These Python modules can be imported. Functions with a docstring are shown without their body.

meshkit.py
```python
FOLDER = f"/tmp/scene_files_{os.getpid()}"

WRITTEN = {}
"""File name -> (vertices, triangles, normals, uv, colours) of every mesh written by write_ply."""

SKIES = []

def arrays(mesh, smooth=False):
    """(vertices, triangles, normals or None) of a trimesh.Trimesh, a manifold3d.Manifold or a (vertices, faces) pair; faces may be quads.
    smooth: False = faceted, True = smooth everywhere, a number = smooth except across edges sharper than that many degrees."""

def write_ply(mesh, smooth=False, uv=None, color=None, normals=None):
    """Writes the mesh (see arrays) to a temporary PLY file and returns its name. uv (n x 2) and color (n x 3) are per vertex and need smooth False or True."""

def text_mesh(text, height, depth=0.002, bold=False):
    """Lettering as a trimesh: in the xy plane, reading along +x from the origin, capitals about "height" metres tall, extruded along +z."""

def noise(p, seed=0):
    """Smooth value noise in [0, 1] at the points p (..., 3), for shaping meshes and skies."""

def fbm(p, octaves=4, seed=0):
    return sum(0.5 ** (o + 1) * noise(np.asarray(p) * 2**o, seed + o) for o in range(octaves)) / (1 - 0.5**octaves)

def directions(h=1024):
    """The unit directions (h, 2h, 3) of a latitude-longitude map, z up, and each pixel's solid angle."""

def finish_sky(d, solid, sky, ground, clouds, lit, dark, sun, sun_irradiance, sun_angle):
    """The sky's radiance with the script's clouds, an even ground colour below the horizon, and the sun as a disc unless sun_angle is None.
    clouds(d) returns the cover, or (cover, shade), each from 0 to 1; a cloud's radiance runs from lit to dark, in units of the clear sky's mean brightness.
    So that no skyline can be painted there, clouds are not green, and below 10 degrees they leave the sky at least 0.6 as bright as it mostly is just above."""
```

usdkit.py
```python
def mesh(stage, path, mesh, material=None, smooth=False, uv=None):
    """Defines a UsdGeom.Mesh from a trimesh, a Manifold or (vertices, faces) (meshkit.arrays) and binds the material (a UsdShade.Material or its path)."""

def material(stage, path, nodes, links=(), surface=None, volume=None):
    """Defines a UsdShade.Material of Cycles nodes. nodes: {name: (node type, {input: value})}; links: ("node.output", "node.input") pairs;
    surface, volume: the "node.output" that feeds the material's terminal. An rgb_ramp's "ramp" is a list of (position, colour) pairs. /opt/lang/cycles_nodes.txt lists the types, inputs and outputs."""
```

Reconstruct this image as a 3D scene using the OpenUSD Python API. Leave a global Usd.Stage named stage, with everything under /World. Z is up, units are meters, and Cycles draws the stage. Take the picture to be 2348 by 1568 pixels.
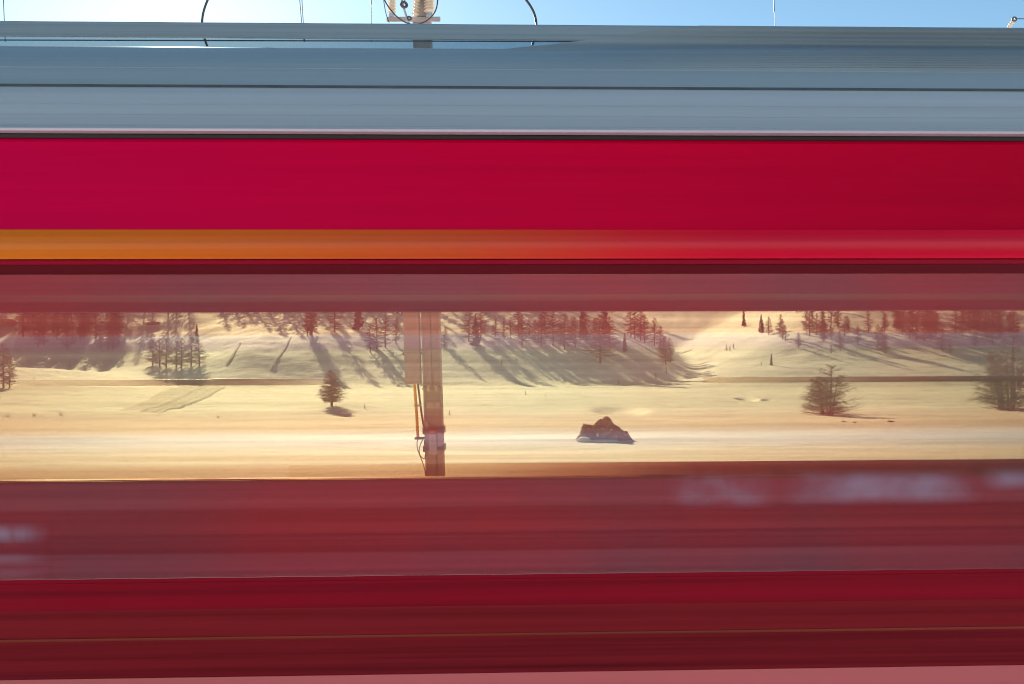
import math, numpy as np, trimesh, usdkit, meshkit
from pxr import Usd, UsdGeom, UsdLux, UsdShade, Gf, Sdf

stage = Usd.Stage.CreateInMemory()
UsdGeom.SetStageUpAxis(stage, UsdGeom.Tokens.z)
UsdGeom.SetStageMetersPerUnit(stage, 1.0)
UsdGeom.Xform.Define(stage, '/World')
UsdGeom.Scope.Define(stage, '/World/Looks')
stage.SetDefaultPrim(stage.GetPrimAtPath('/World'))

# ------------------------------------------------------------------ camera
EYE = np.array([0.0, 0.0, 2.53])
F = 2160.0                      # focal length in photograph pixels (2347 wide)
PW, PH = 2347.0, 1568.0
PITCH, ROLL = math.atan(35.0 / F), math.radians(0.24)
EXPOSURE = 1.6
cam = UsdGeom.Camera.Define(stage, '/World/camera')
cam.CreateHorizontalApertureAttr(36.0)
cam.CreateVerticalApertureAttr(36.0 * 684 / 1024)
cam.CreateFocalLengthAttr(36.0 * F / PW)
cam.CreateClippingRangeAttr(Gf.Vec2f(0.05, 20000))
cam.CreateExposureAttr(EXPOSURE)
cr, sr = math.cos(ROLL), math.sin(ROLL)
fwd = np.array([0, math.cos(PITCH), math.sin(PITCH)])
up0 = np.array([0, -math.sin(PITCH), math.cos(PITCH)])
rt0 = np.array([1.0, 0, 0])
RT = cr * rt0 - sr * up0         # camera leans a little clockwise
UP = cr * up0 + sr * rt0
M = Gf.Matrix4d(*RT, 0, *UP, 0, *(-fwd), 0, *EYE, 1)
cam.AddTransformOp().Set(M)

# ------------------------------------------------------------------ sky and sun
SUN_EL, SUN_AZ = math.radians(22.0), math.radians(-20.0)     # ahead and to the left
SKY, SUN = 0.056, 1.25
LK = '/World/Looks/'
sky_m = usdkit.material(stage, LK + 'sky', {
    's': ('sky_texture', {'sky_type': 'single_scattering', 'sun_disc': False, 'sun_elevation': SUN_EL, 'sun_rotation': SUN_AZ,
                          'altitude': 1900.0, 'air_density': 1.0, 'aerosol_density': 0.8, 'ozone_density': 1.0}),
    't': ('mix_color', {'blend_type': 'multiply', 'fac': 1.0, 'use_clamp': False, 'b': (0.84, 1.02, 0.97)}),
    'b': ('background_shader', {'strength': SKY})}, [('s.color', 't.a'), ('t.result', 'b.color')], surface='b.background')
dome = UsdLux.DomeLight.Define(stage, '/World/sky')
UsdShade.MaterialBindingAPI.Apply(dome.GetPrim()).Bind(sky_m)
sun = UsdLux.DistantLight.Define(stage, '/World/sun')
sun.CreateIntensityAttr(SUN)
sun.CreateAngleAttr(0.5)
sun.CreateNormalizeAttr(True)
sun.CreateColorAttr(Gf.Vec3f(1.0, 0.93, 0.82))
sd = np.array([math.sin(SUN_AZ) * math.cos(SUN_EL), math.cos(SUN_AZ) * math.cos(SUN_EL), math.sin(SUN_EL)])
zax = sd
xax = np.cross([0, 0, 1.0], zax); xax /= np.linalg.norm(xax)
yax = np.cross(zax, xax)
sun.AddTransformOp().Set(Gf.Matrix4d(*xax, 0, *yax, 0, *zax, 0, 0, 0, 100, 1))

# ------------------------------------------------------------------ helpers
used = {}
def numbered(parent, name):
    k = (str(parent), name)
    n = used.get(k, 0); used[k] = n + 1
    return name if n == 0 else '%s_%03d' % (name, n)

def cd(prim, **kw):
    for k, v in kw.items():
        if v: prim.SetCustomDataByKey(k, v)
    return prim

def obj(name, mesh, m, parent=None, smooth=False, **kw):
    p = parent.GetPath().pathString if parent else '/World'
    g = usdkit.mesh(stage, p + '/' + numbered(p, name), mesh, m, smooth=smooth)
    return cd(g.GetPrim(), **kw)

def thing(name, label, cat, mat4=None, group=None):
    x = UsdGeom.Xform.Define(stage, '/World/' + numbered('/World', name))
    if mat4 is not None: x.AddTransformOp().Set(mat4)
    return cd(x.GetPrim(), label=label, category=cat, group=group)

def copy_of(root, name, label, cat, mat4, group=None):
    x = UsdGeom.Xform.Define(stage, '/World/' + numbered('/World', name))
    p = x.GetPrim()
    p.GetReferences().AddInternalReference(root.GetPath())
    x.MakeMatrixXform().Set(mat4)
    p.SetInstanceable(True)
    return cd(p, label=label, category=cat, group=group)

def place(pos, rz=0.0, s=1.0, lean=(0, 0), sx=1.0):
    c, sn = math.cos(rz), math.sin(rz)
    return Gf.Matrix4d(c * s * sx, sn * s * sx, 0, 0, -sn * s * sx, c * s * sx, 0, 0, lean[0] * s, lean[1] * s, s, 0, pos[0], pos[1], pos[2], 1)

def cat_(ms):
    return trimesh.util.concatenate([trimesh.Trimesh(*m, process=False) if isinstance(m, tuple) else m for m in ms])

def box(x0, x1, y0, y1, z0, z1, ch=0.0):
    if ch <= 0:
        b = trimesh.creation.box([x1 - x0, y1 - y0, z1 - z0])
        b.apply_translation([(x0 + x1) / 2, (y0 + y1) / 2, (z0 + z1) / 2])
        return b
    pts = []
    for sx in (0, 1):
        for sy in (0, 1):
            for sz in (0, 1):
                c = [(x0, x1)[sx], (y0, y1)[sy], (z0, z1)[sz]]
                d = [(1, -1)[sx] * ch, (1, -1)[sy] * ch, (1, -1)[sz] * ch]
                for k in range(3):
                    p = [c[j] + d[j] for j in range(3)]; p[k] = c[k]; pts.append(p)
    return trimesh.Trimesh(pts).convex_hull

def tube(pts, r, sides=6, cap=True):
    p = np.asarray(pts, float); n = len(p)
    r = np.broadcast_to(r, (n,)).astype(float)
    t = np.gradient(p, axis=0); t /= np.linalg.norm(t, axis=1, keepdims=True) + 1e-12
    ref = np.where(np.abs(t[:, 2:]) < 0.9, [0, 0, 1.0], [1.0, 0, 0])
    if n > 2: ref = np.broadcast_to([0, 0, 1.0] if abs(t[:, 2]).mean() < .7 else [1.0, 0, 0], (n, 3))
    a = np.cross(t, ref); a /= np.linalg.norm(a, axis=1, keepdims=True) + 1e-12
    b = np.cross(t, a)
    th = np.arange(sides) * 2 * np.pi / sides
    v = (p[:, None] + r[:, None, None] * (np.cos(th)[None, :, None] * a[:, None] + np.sin(th)[None, :, None] * b[:, None])).reshape(-1, 3)
    i, j = np.meshgrid(np.arange(n - 1), np.arange(sides), indexing='ij')
    q = np.stack([i * sides + j, i * sides + (j + 1) % sides, (i + 1) * sides + (j + 1) % sides, (i + 1) * sides + j], -1).reshape(-1, 4)
    f = np.vstack([q[:, [0, 1, 2]], q[:, [0, 2, 3]]])
    if cap:
        v = np.vstack([v, p[:1], p[-1:]]); c0, c1 = len(v) - 2, len(v) - 1
        k = np.arange(sides)
        f = np.vstack([f, np.stack([np.full(sides, c0), (k + 1) % sides, k], 1), np.stack([np.full(sides, c1), (n - 1) * sides + k, (n - 1) * sides + (k + 1) % sides], 1)])
    return trimesh.Trimesh(v, f, process=False)

def sticks(P0, P1, R0, R1, sides=3):
    """many straight tapered sticks at once"""
    P0, P1 = np.asarray(P0, float), np.asarray(P1, float)
    R0, R1 = np.asarray(R0, float), np.asarray(R1, float)
    t = P1 - P0; t /= np.linalg.norm(t, axis=1, keepdims=True) + 1e-9
    ref = np.where(np.abs(t[:, 2:]) < 0.9, [0, 0, 1.0], [1.0, 0, 0])
    a = np.cross(t, ref); a /= np.linalg.norm(a, axis=1, keepdims=True) + 1e-9
    b = np.cross(t, a)
    th = np.arange(sides) * 2 * np.pi / sides
    ring = np.cos(th)[None, :, None] * a[:, None] + np.sin(th)[None, :, None] * b[:, None]
    v = np.concatenate([P0[:, None] + R0[:, None, None] * ring, P1[:, None] + R1[:, None, None] * ring], 1)
    n = len(P0)
    base = (np.arange(n) * 2 * sides)[:, None]
    j = np.arange(sides)
    f1 = np.stack([j, (j + 1) % sides, sides + (j + 1) % sides], 1)
    f2 = np.stack([j, sides + (j + 1) % sides, sides + j], 1)
    f = (base[:, :, None] + np.vstack([f1, f2])[None]).reshape(-1, 3)
    return trimesh.Trimesh(v.reshape(-1, 3), f, process=False)

def smooth_curve(pts, n=24):
    from scipy.interpolate import CubicSpline
    p = np.asarray(pts, float)
    s = np.r_[0, np.cumsum(np.linalg.norm(np.diff(p, axis=0), axis=1))]
    return CubicSpline(s, p)(np.linspace(0, s[-1], n))

def ray(u, v):
    a, b = (u - PW / 2) / F, -(v - PH / 2) / F
    d = fwd + a * RT + b * UP
    return d / np.linalg.norm(d)

def at(u, v, Y):
    """point of the world at forward distance Y seen at photograph pixel u, v"""
    d = ray(u, v)
    return EYE + d * (Y / d[1])

# ------------------------------------------------------------------ materials
def mat(name, nodes, links, surface): return usdkit.material(stage, LK + name, nodes, links, surface=surface)

def paint(name, col, rough=0.35, var=0.10, coat=0.0, streak=(0.25, 8.0, 26.0), spec=0.5, metallic=0.0, bump=0.0, col2=None):
    """coach paint with lengthwise weathering"""
    c2 = col2 or [max(0, c * (1 - 2.2 * var)) for c in col]
    nodes = {'tc': ('texture_coordinate', {}), 'mp': ('mapping', {'scale': streak}),
             'n': ('noise_texture', {'scale': 1.0, 'detail': 6.0, 'roughness': 0.62}),
             'r': ('rgb_ramp', {'ramp': [(0.30, c2), (0.52, col), (0.75, [min(1, c * (1 + var)) for c in col])]}),
             'mp2': ('mapping', {'scale': (1.3, 1.3, 2.0)}), 'n2': ('noise_texture', {'scale': 1.0, 'detail': 3.0}),
             'mr': ('map_range', {'from_min': 0.3, 'from_max': 0.7, 'to_min': rough * 0.8, 'to_max': rough * 1.25}),
             'p': ('principled_bsdf', {'metallic': metallic, 'specular_ior_level': spec, 'coat_weight': coat, 'coat_roughness': 0.08})}
    links = [('tc.object', 'mp.vector'), ('mp.vector', 'n.vector'), ('n.fac', 'r.fac'), ('r.color', 'p.base_color'), ('tc.object', 'mp2.vector'),
             ('mp2.vector', 'n2.vector'), ('n2.fac', 'mr.value'), ('mr.result', 'p.roughness')]
    if bump:
        nodes['bp'] = ('bump', {'strength': bump, 'distance': 0.004})
        links += [('n.fac', 'bp.height'), ('bp.normal', 'p.normal')]
    return mat(name, nodes, links, 'p.BSDF')

def plain(name, col, rough=0.6, metallic=0.0, var=0.15, scale=14.0, bump=0.0):
    nodes = {'tc': ('texture_coordinate', {}), 'n': ('noise_texture', {'scale': scale, 'detail': 5.0, 'roughness': 0.6}),
             'r': ('rgb_ramp', {'ramp': [(0.3, [c * (1 - 2 * var) for c in col]), (0.7, [min(1, c * (1 + var)) for c in col])]}),
             'p': ('principled_bsdf', {'roughness': rough, 'metallic': metallic})}
    links = [('tc.object', 'n.vector'), ('n.fac', 'r.fac'), ('r.color', 'p.base_color')]
    if bump:
        nodes['bp'] = ('bump', {'strength': bump, 'distance': 0.02}); links += [('n.fac', 'bp.height'), ('bp.normal', 'p.normal')]
    return mat(name, nodes, links, 'p.BSDF')

M_snow = mat('snow', {
    'g': ('geometry', {}), 'n': ('noise_texture', {'scale': 0.5, 'detail': 8.0, 'roughness': 0.6}),
    'mp': ('mapping', {'scale': (0.12, 0.5, 0.3), 'rotation': (0, 0, 0.35)}), 'n2': ('noise_texture', {'scale': 1.0, 'detail': 5.0}),
    'r': ('rgb_ramp', {'ramp': [(0.3, (0.72, 0.71, 0.70)), (0.7, (0.84, 0.83, 0.81))]}),
    'ad': ('math', {'math_type': 'add'}),
    'bp': ('bump', {'strength': 0.45, 'distance': 0.2}),
    'p': ('principled_bsdf', {'roughness': 0.8, 'specular_ior_level': 0.04})},
    [('g.position', 'n.vector'), ('g.position', 'mp.vector'), ('mp.vector', 'n2.vector'), ('n2.fac', 'r.fac'), ('r.color', 'p.base_color'),
     ('n.fac', 'ad.value1'), ('n2.fac', 'ad.value2'), ('ad.value', 'bp.height'), ('bp.normal', 'p.normal')], 'p.BSDF')
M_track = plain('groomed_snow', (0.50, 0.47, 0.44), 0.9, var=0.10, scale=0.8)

RED = (0.58, 0.0005, 0.030)
M_red = mat('red_paint', {'tc': ('texture_coordinate', {}), 'sx': ('separate_xyz', {}), 'mr': ('map_range', {'from_min': -1.8, 'from_max': 1.8, 'to_min': 0.0, 'to_max': 1.0, 'clamp': True}),
    'r': ('rgb_ramp', {'ramp': [(0, (0.55, 0.0005, 0.046)), (0.35, (0.57, 0.0005, 0.035)), (0.65, (0.54, 0.0005, 0.026)), (1, (0.44, 0.0005, 0.018))]}),
    'mp': ('mapping', {'scale': (0.3, 6, 22)}), 'n': ('noise_texture', {'scale': 1.0, 'detail': 6.0, 'roughness': 0.65}), 'mv': ('map_range', {'from_min': 0.3, 'from_max': 0.7, 'to_min': 0.90, 'to_max': 1.06}),
    'hs': ('hsv', {}), 'p': ('principled_bsdf', {'roughness': 0.42, 'specular_ior_level': 0.02})},
    [('tc.object', 'sx.vector'), ('sx.x', 'mr.value'), ('mr.result', 'r.fac'), ('tc.object', 'mp.vector'), ('mp.vector', 'n.vector'), ('n.fac', 'mv.value'), ('mv.result', 'hs.value'), ('r.color', 'hs.color'), ('hs.color', 'p.base_color')], 'p.BSDF')
M_red_low = paint('shaded_red_paint', (0.24, 0.001, 0.010), 0.5, 0.18, spec=0.08)  # same body red, darkened to paint in the shade low down
M_maroon = paint('shaded_maroon_paint', (0.21, 0.011, 0.014), 0.6, 0.20, streak=(0.18, 8, 22), spec=0.04)  # body red with the shade below the window put into the colour
M_maroon2 = paint('shaded_deep_maroon_paint', (0.19, 0.009, 0.013), 0.6, 0.24, streak=(0.18, 8, 22), spec=0.04)  # deepest step of the painted-in body shade, for the skirt
M_pink = paint('pink_trim_paint', (0.52, 0.105, 0.10), 0.5, 0.08, streak=(0.4, 8, 8), spec=0.15)  # lighter pink strip along the bottom
M_ochre = paint('ochre_line_paint', (0.22, 0.036, 0.018), 0.55, 0.25, spec=0.05)
M_frame = paint('window_rubber', (0.125, 0.003, 0.007), 0.5, 0.2, spec=0.08)
M_frame2 = paint('window_trim_red', (0.28, 0.001, 0.016), 0.45, 0.15, spec=0.08)
M_black = paint('dark_gutter_paint', (0.012, 0.004, 0.005), 0.6, 0.2)  # near-black gutter line
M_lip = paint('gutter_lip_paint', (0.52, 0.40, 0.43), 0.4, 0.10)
M_roof = paint('grey_roof_paint', (0.235, 0.275, 0.29), 0.6, 0.09, streak=(0.10, 5, 9), spec=0.25)
M_roof_low = paint('pale_roof_edge_paint', (0.30, 0.33, 0.355), 0.6, 0.08, streak=(0.10, 9, 14), spec=0.25)
M_fair = paint('dark_roof_fairing_paint', (0.20, 0.23, 0.235), 0.6, 0.10, streak=(0.2, 6, 10), spec=0.25)
M_board = paint('roof_board_paint', (0.19, 0.23, 0.25), 0.55, 0.12, streak=(0.15, 8, 60))
M_seam = plain('roof_seam_rubber', (0.05, 0.06, 0.07), 0.7)
M_in_top = paint('inside_upper_panel', (0.36, 0.13, 0.14), 0.6, 0.12, streak=(0.35, 4, 14))
M_in_low = paint('inside_lower_panel', (0.30, 0.075, 0.085), 0.6, 0.16, streak=(0.30, 4, 12))
M_in_trim = paint('inside_trim', (0.42, 0.24, 0.19), 0.5, 0.10)
M_floor = plain('inside_floor', (0.16, 0.09, 0.09), 0.7)
M_ceil = plain('inside_ceiling', (0.45, 0.36, 0.34), 0.7)

# stripe: orange paint that fades into the red of the coach along its length
M_stripe = mat('fading_stripe_paint', {
    'tc': ('texture_coordinate', {}), 'sx': ('separate_xyz', {}),
    'mr': ('map_range', {'from_min': -1.75, 'from_max': 0.75, 'to_min': 0.0, 'to_max': 1.0, 'clamp': True}),
    'r': ('rgb_ramp', {'ramp': [(0.0, (0.60, 0.135, 0.004)), (0.35, (0.60, 0.100, 0.008)), (0.62, (0.58, 0.062, 0.012)), (0.86, (0.62, 0.012, 0.018)), (1.0, (0.60, 0.002, 0.022))]}),
    'mp': ('mapping', {'scale': (0.3, 8, 60)}), 'n': ('noise_texture', {'scale': 1.0, 'detail': 4.0}),
    'hs': ('hsv', {}), 'mv': ('map_range', {'from_min': 0.3, 'from_max': 0.7, 'to_min': 0.88, 'to_max': 1.1}),
    'p': ('principled_bsdf', {'roughness': 0.30, 'specular_ior_level': 0.22})},
    [('tc.object', 'sx.vector'), ('sx.x', 'mr.value'), ('mr.result', 'r.fac'), ('tc.object', 'mp.vector'), ('mp.vector', 'n.vector'), ('n.fac', 'mv.value'),
     ('mv.result', 'hs.value'), ('r.color', 'hs.color'), ('hs.color', 'p.base_color')], 'p.BSDF')

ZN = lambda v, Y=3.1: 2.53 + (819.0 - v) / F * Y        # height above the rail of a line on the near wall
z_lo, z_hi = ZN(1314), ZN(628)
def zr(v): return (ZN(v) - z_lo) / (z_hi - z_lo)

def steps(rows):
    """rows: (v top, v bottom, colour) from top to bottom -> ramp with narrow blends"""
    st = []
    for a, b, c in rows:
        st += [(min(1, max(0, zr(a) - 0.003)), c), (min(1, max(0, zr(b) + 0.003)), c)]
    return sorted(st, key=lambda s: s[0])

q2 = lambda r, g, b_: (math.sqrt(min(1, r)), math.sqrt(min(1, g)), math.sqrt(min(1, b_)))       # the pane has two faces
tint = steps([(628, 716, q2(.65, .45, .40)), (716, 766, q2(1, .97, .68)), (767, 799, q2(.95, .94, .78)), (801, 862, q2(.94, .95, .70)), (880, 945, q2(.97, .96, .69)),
              (966, 980, q2(.91, .82, .56)), (998, 1012, q2(.96, .95, .82)), (1038, 1058, q2(.97, .89, .64)), (1070, 1100, q2(.66, .50, .30)), (1100, 1314, q2(.65, .45, .40))])  # height bands of the tint imitate reflections lying on the pane
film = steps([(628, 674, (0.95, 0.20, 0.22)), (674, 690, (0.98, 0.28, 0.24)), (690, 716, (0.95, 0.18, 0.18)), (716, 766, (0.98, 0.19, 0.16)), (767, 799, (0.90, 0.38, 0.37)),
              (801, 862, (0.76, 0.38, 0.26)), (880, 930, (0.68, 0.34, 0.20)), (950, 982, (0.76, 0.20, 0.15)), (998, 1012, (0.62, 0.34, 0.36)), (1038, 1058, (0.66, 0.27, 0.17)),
              (1068, 1100, (0.60, 0.16, 0.12)), (1100, 1160, (0.84, 0.18, 0.19)), (1160, 1215, (0.76, 0.11, 0.12)), (1215, 1260, (0.66, 0.09, 0.11)), (1260, 1314, (0.70, 0.16, 0.19))])  # red haze and reflection bands painted as a diffuse layer
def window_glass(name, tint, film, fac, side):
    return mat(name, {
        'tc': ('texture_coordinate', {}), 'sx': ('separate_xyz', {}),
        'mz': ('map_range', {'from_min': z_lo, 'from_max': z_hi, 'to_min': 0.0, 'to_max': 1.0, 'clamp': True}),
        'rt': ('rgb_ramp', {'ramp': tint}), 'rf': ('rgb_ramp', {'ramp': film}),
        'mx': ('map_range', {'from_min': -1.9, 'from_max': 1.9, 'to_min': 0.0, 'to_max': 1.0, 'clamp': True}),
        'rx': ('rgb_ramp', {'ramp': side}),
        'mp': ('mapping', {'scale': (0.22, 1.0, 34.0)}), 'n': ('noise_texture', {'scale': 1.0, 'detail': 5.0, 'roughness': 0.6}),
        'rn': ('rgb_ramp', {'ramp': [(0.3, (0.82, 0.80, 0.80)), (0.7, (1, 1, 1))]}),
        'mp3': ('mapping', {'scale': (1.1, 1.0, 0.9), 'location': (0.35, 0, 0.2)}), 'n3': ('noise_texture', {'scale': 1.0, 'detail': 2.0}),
        'r3': ('rgb_ramp', {'ramp': [(0.36, (0.88, 0.92, 0.90)), (0.64, (1.26, 0.70, 0.70))]}),  # redder patches stand for red reflections in the pane
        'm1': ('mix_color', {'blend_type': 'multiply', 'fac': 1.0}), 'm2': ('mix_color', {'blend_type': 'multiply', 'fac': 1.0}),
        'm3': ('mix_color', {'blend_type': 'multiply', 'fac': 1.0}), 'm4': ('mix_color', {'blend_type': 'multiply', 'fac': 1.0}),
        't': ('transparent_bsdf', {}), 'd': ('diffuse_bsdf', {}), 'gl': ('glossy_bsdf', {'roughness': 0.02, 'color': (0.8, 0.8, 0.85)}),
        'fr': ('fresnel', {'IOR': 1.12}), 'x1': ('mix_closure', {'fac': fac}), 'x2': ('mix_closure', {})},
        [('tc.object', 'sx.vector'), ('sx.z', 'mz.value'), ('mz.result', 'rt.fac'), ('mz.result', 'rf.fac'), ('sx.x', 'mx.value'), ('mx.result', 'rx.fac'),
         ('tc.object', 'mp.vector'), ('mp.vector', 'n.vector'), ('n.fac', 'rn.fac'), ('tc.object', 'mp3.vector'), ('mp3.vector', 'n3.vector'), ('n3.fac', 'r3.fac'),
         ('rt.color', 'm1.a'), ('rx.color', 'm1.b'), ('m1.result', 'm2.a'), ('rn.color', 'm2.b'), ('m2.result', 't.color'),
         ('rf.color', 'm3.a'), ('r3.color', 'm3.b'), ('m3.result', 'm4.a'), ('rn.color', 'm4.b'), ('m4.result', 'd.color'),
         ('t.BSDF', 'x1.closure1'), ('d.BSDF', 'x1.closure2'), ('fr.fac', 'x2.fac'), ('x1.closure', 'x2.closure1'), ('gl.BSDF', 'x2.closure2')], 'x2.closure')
M_glass = window_glass('painted_haze_glass', tint, film, 0.215,  # glass with painted reflection bands and haze, no real dust
                       [(0.0, (0.76, 0.73, 0.70)), (0.25, (0.88, 0.87, 0.85)), (0.42, (0.99, 0.99, 0.98)), (0.50, (1, 1, 1)), (0.60, (0.98, 0.98, 0.97)), (0.78, (0.90, 0.88, 0.86)), (1.0, (0.70, 0.66, 0.62))])  # centre glare painted in: glass darkens towards both ends
M_glass_far = mat('far_window_glass', {
    't': ('transparent_bsdf', {'color': (0.97, 0.94, 0.84)}), 'gl': ('glossy_bsdf', {'roughness': 0.02}), 'fr': ('fresnel', {'IOR': 1.45}), 'x': ('mix_closure', {})},
    [('fr.fac', 'x.fac'), ('t.BSDF', 'x.closure1'), ('gl.BSDF', 'x.closure2')], 'x.closure')

# ------------------------------------------------------------------ the snow
def smax(a, b, k): 
    h = np.clip(0.5 + 0.5 * (a - b) / k, 0, 1)
    return b + (a - b) * h + k * h * (1 - h)
def smin(a, b, k): return -smax(-a, -b, k)
def sstep(a, b, x):
    t = np.clip((x - a) / (b - a), 0, 1); return t * t * (3 - 2 * t)

BY = np.array([-400, -60, 0, 18, 45, 60, 67, 76, 108, 150, 300, 340, 2000.0])
BZ = np.array([12, -3.2, -3.0, -3.0, -3.98, -4.22, -4.28, -4.75, -7.6, -7.75, -8.4, -8.4, -8.4])
def H(x, y):
    x, y = np.asarray(x, float), np.asarray(y, float)
    P = lambda s, o=0.0: np.stack([x / s + o, y / s + 1.7 * o, 0 * x + o], -1)
    wob = (meshkit.noise(P(38, 3.1)) - 0.5)
    yy = y + 7 * wob * sstep(35, 60, y)
    zb = np.interp(yy, BY, BZ)
    zb = zb + sstep(-20, 35, x) * 0.42 * sstep(30, 62, y) * (1 - sstep(80, 110, y))
    zb = zb + 6.3 * np.exp(-((x + 172) / 52) ** 2 - ((y - 318) / 42) ** 2)                    # shoulder on the left
    zb = zb + 0.9 * np.exp(-((x + 29) / 7.0) ** 2 - ((y - 152) / 9.0) ** 2)                     # knoll under the lone larch
    toe = 296 + 26 * (meshkit.noise(P(60, 1.3)) - 0.5) + 45 * sstep(-90, -170, x)
    hl = smin(0.275 * (y - toe), 0.55 * (86 + 0.2 * (y - 400) - x), 8.0)
    hl = smin(hl, 75 + 0 * x, 20)
    hr = smin(0.24 * (y - 262 - 14 * (meshkit.noise(P(70, 5.3)) - 0.5)), 0.42 * (x - 58 - 0.06 * (y - 380)), 10.0)
    hr = smin(hr, 80 + 0 * x, 20)
    hf = np.minimum(0.21 * (y - 540), 190 + 0 * x) 
    h = smax(smax(smax(hl, hr, 3.0), hf, 4.0), 0 * x, 3.0) - 0.75
    onhill = sstep(1.5, 9, h)
    gully = meshkit.fbm(np.stack([(x + 0.35 * y) / 26, y / 110, 0 * x], -1), 3, 5) - 0.5
    h = h + onhill * (5.0 * gully + 2.2 * (meshkit.fbm(P(17, 2.2), 3, 9) - 0.5))
    far = sstep(14, 40, np.hypot(x, y))
    drift = meshkit.fbm(np.stack([(0.94 * x - 0.34 * y) / 9.0, (0.34 * x + 0.94 * y) / 3.2, 0 * x], -1), 4, 21) - 0.5
    drift2 = meshkit.fbm(P(22, 7.7), 3, 31) - 0.5
    z = zb + h + far * ((0.22 + 0.42 * sstep(80, 170, y)) * drift + 0.8 * sstep(60, 140, y) * drift2)
    for (cx, cy, a, b, d, ang) in DIPS:
        c, s = math.cos(ang), math.sin(ang)
        e = ((c * (x - cx) + s * (y - cy)) / a) ** 2 + ((-s * (x - cx) + c * (y - cy)) / b) ** 2
        z = z - d * np.exp(-e ** 2)
    back = sstep(-150, -600, y)
    z = z + back * 60 * (0.5 + meshkit.fbm(P(300, 2.0), 3, 3))
    return z + EYE[2]
DIPS = []
def hit(u, v, start=22.0, stop=1400.0):
    d = ray(u, v); d = d / d[1]
    ys = np.exp(np.linspace(math.log(start), math.log(stop), 900))
    p = EYE[None] + ys[:, None] * d[None]
    g = H(p[:, 0], p[:, 1])
    under = np.nonzero(p[:, 2] < g)[0]
    if not len(under) or under[0] == 0: return None
    i = under[0]; a, b = ys[i - 1], ys[i]
    for _ in range(18):
        m = (a + b) / 2; q = EYE + m * d
        if q[2] < H(q[0:1], q[1:2])[0]: b = m
        else: a = m
    q = EYE + b * d
    return np.array([q[0], q[1], H(q[0:1], q[1:2])[0]])

_a, _b = hit(1390, 938), hit(1712, 914)
DIPS += [(_a[0] + 2.2, _a[1], 3.8, 13.0, 1.1, -0.06), (_b[0], _b[1], 1.7, 8.0, 2.0, -0.12), (_b[0] + 2.6, _b[1] - 5, 1.2, 4.0, 0.8, -0.3)]
az = np.unique(np.r_[np.linspace(-180, -40, 60), np.linspace(-40, -31, 40), np.linspace(-31, 31, 640), np.linspace(31, 40, 40), np.linspace(40, 180, 60)])[:-1]
rr = np.r_[np.linspace(1.5, 14, 12), np.exp(np.linspace(math.log(15), math.log(480), 560)), np.exp(np.linspace(math.log(490), math.log(4200), 70))]
A, R = np.meshgrid(np.radians(az), rr, indexing='ij')
gx, gy = R * np.sin(A), R * np.cos(A)
gz = H(gx, gy)
na, nr = gx.shape
verts = np.stack([gx, gy, gz], -1).reshape(-1, 3)
i, j = np.meshgrid(np.arange(na), np.arange(nr - 1), indexing='ij')
i2 = (i + 1) % na
q = np.stack([i * nr + j, i * nr + j + 1, i2 * nr + j + 1, i2 * nr + j], -1).reshape(-1, 4)
faces = np.vstack([q[:, [0, 2, 1]], q[:, [0, 3, 2]]])
c = len(verts); verts = np.vstack([verts, [[0, 0, float(H(np.array([0.0]), np.array([0.0]))[0])]]])
k = np.arange(na)
faces = np.vstack([faces, np.stack([np.full(na, c), ((k + 1) % na) * nr, k * nr], 1)])
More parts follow.
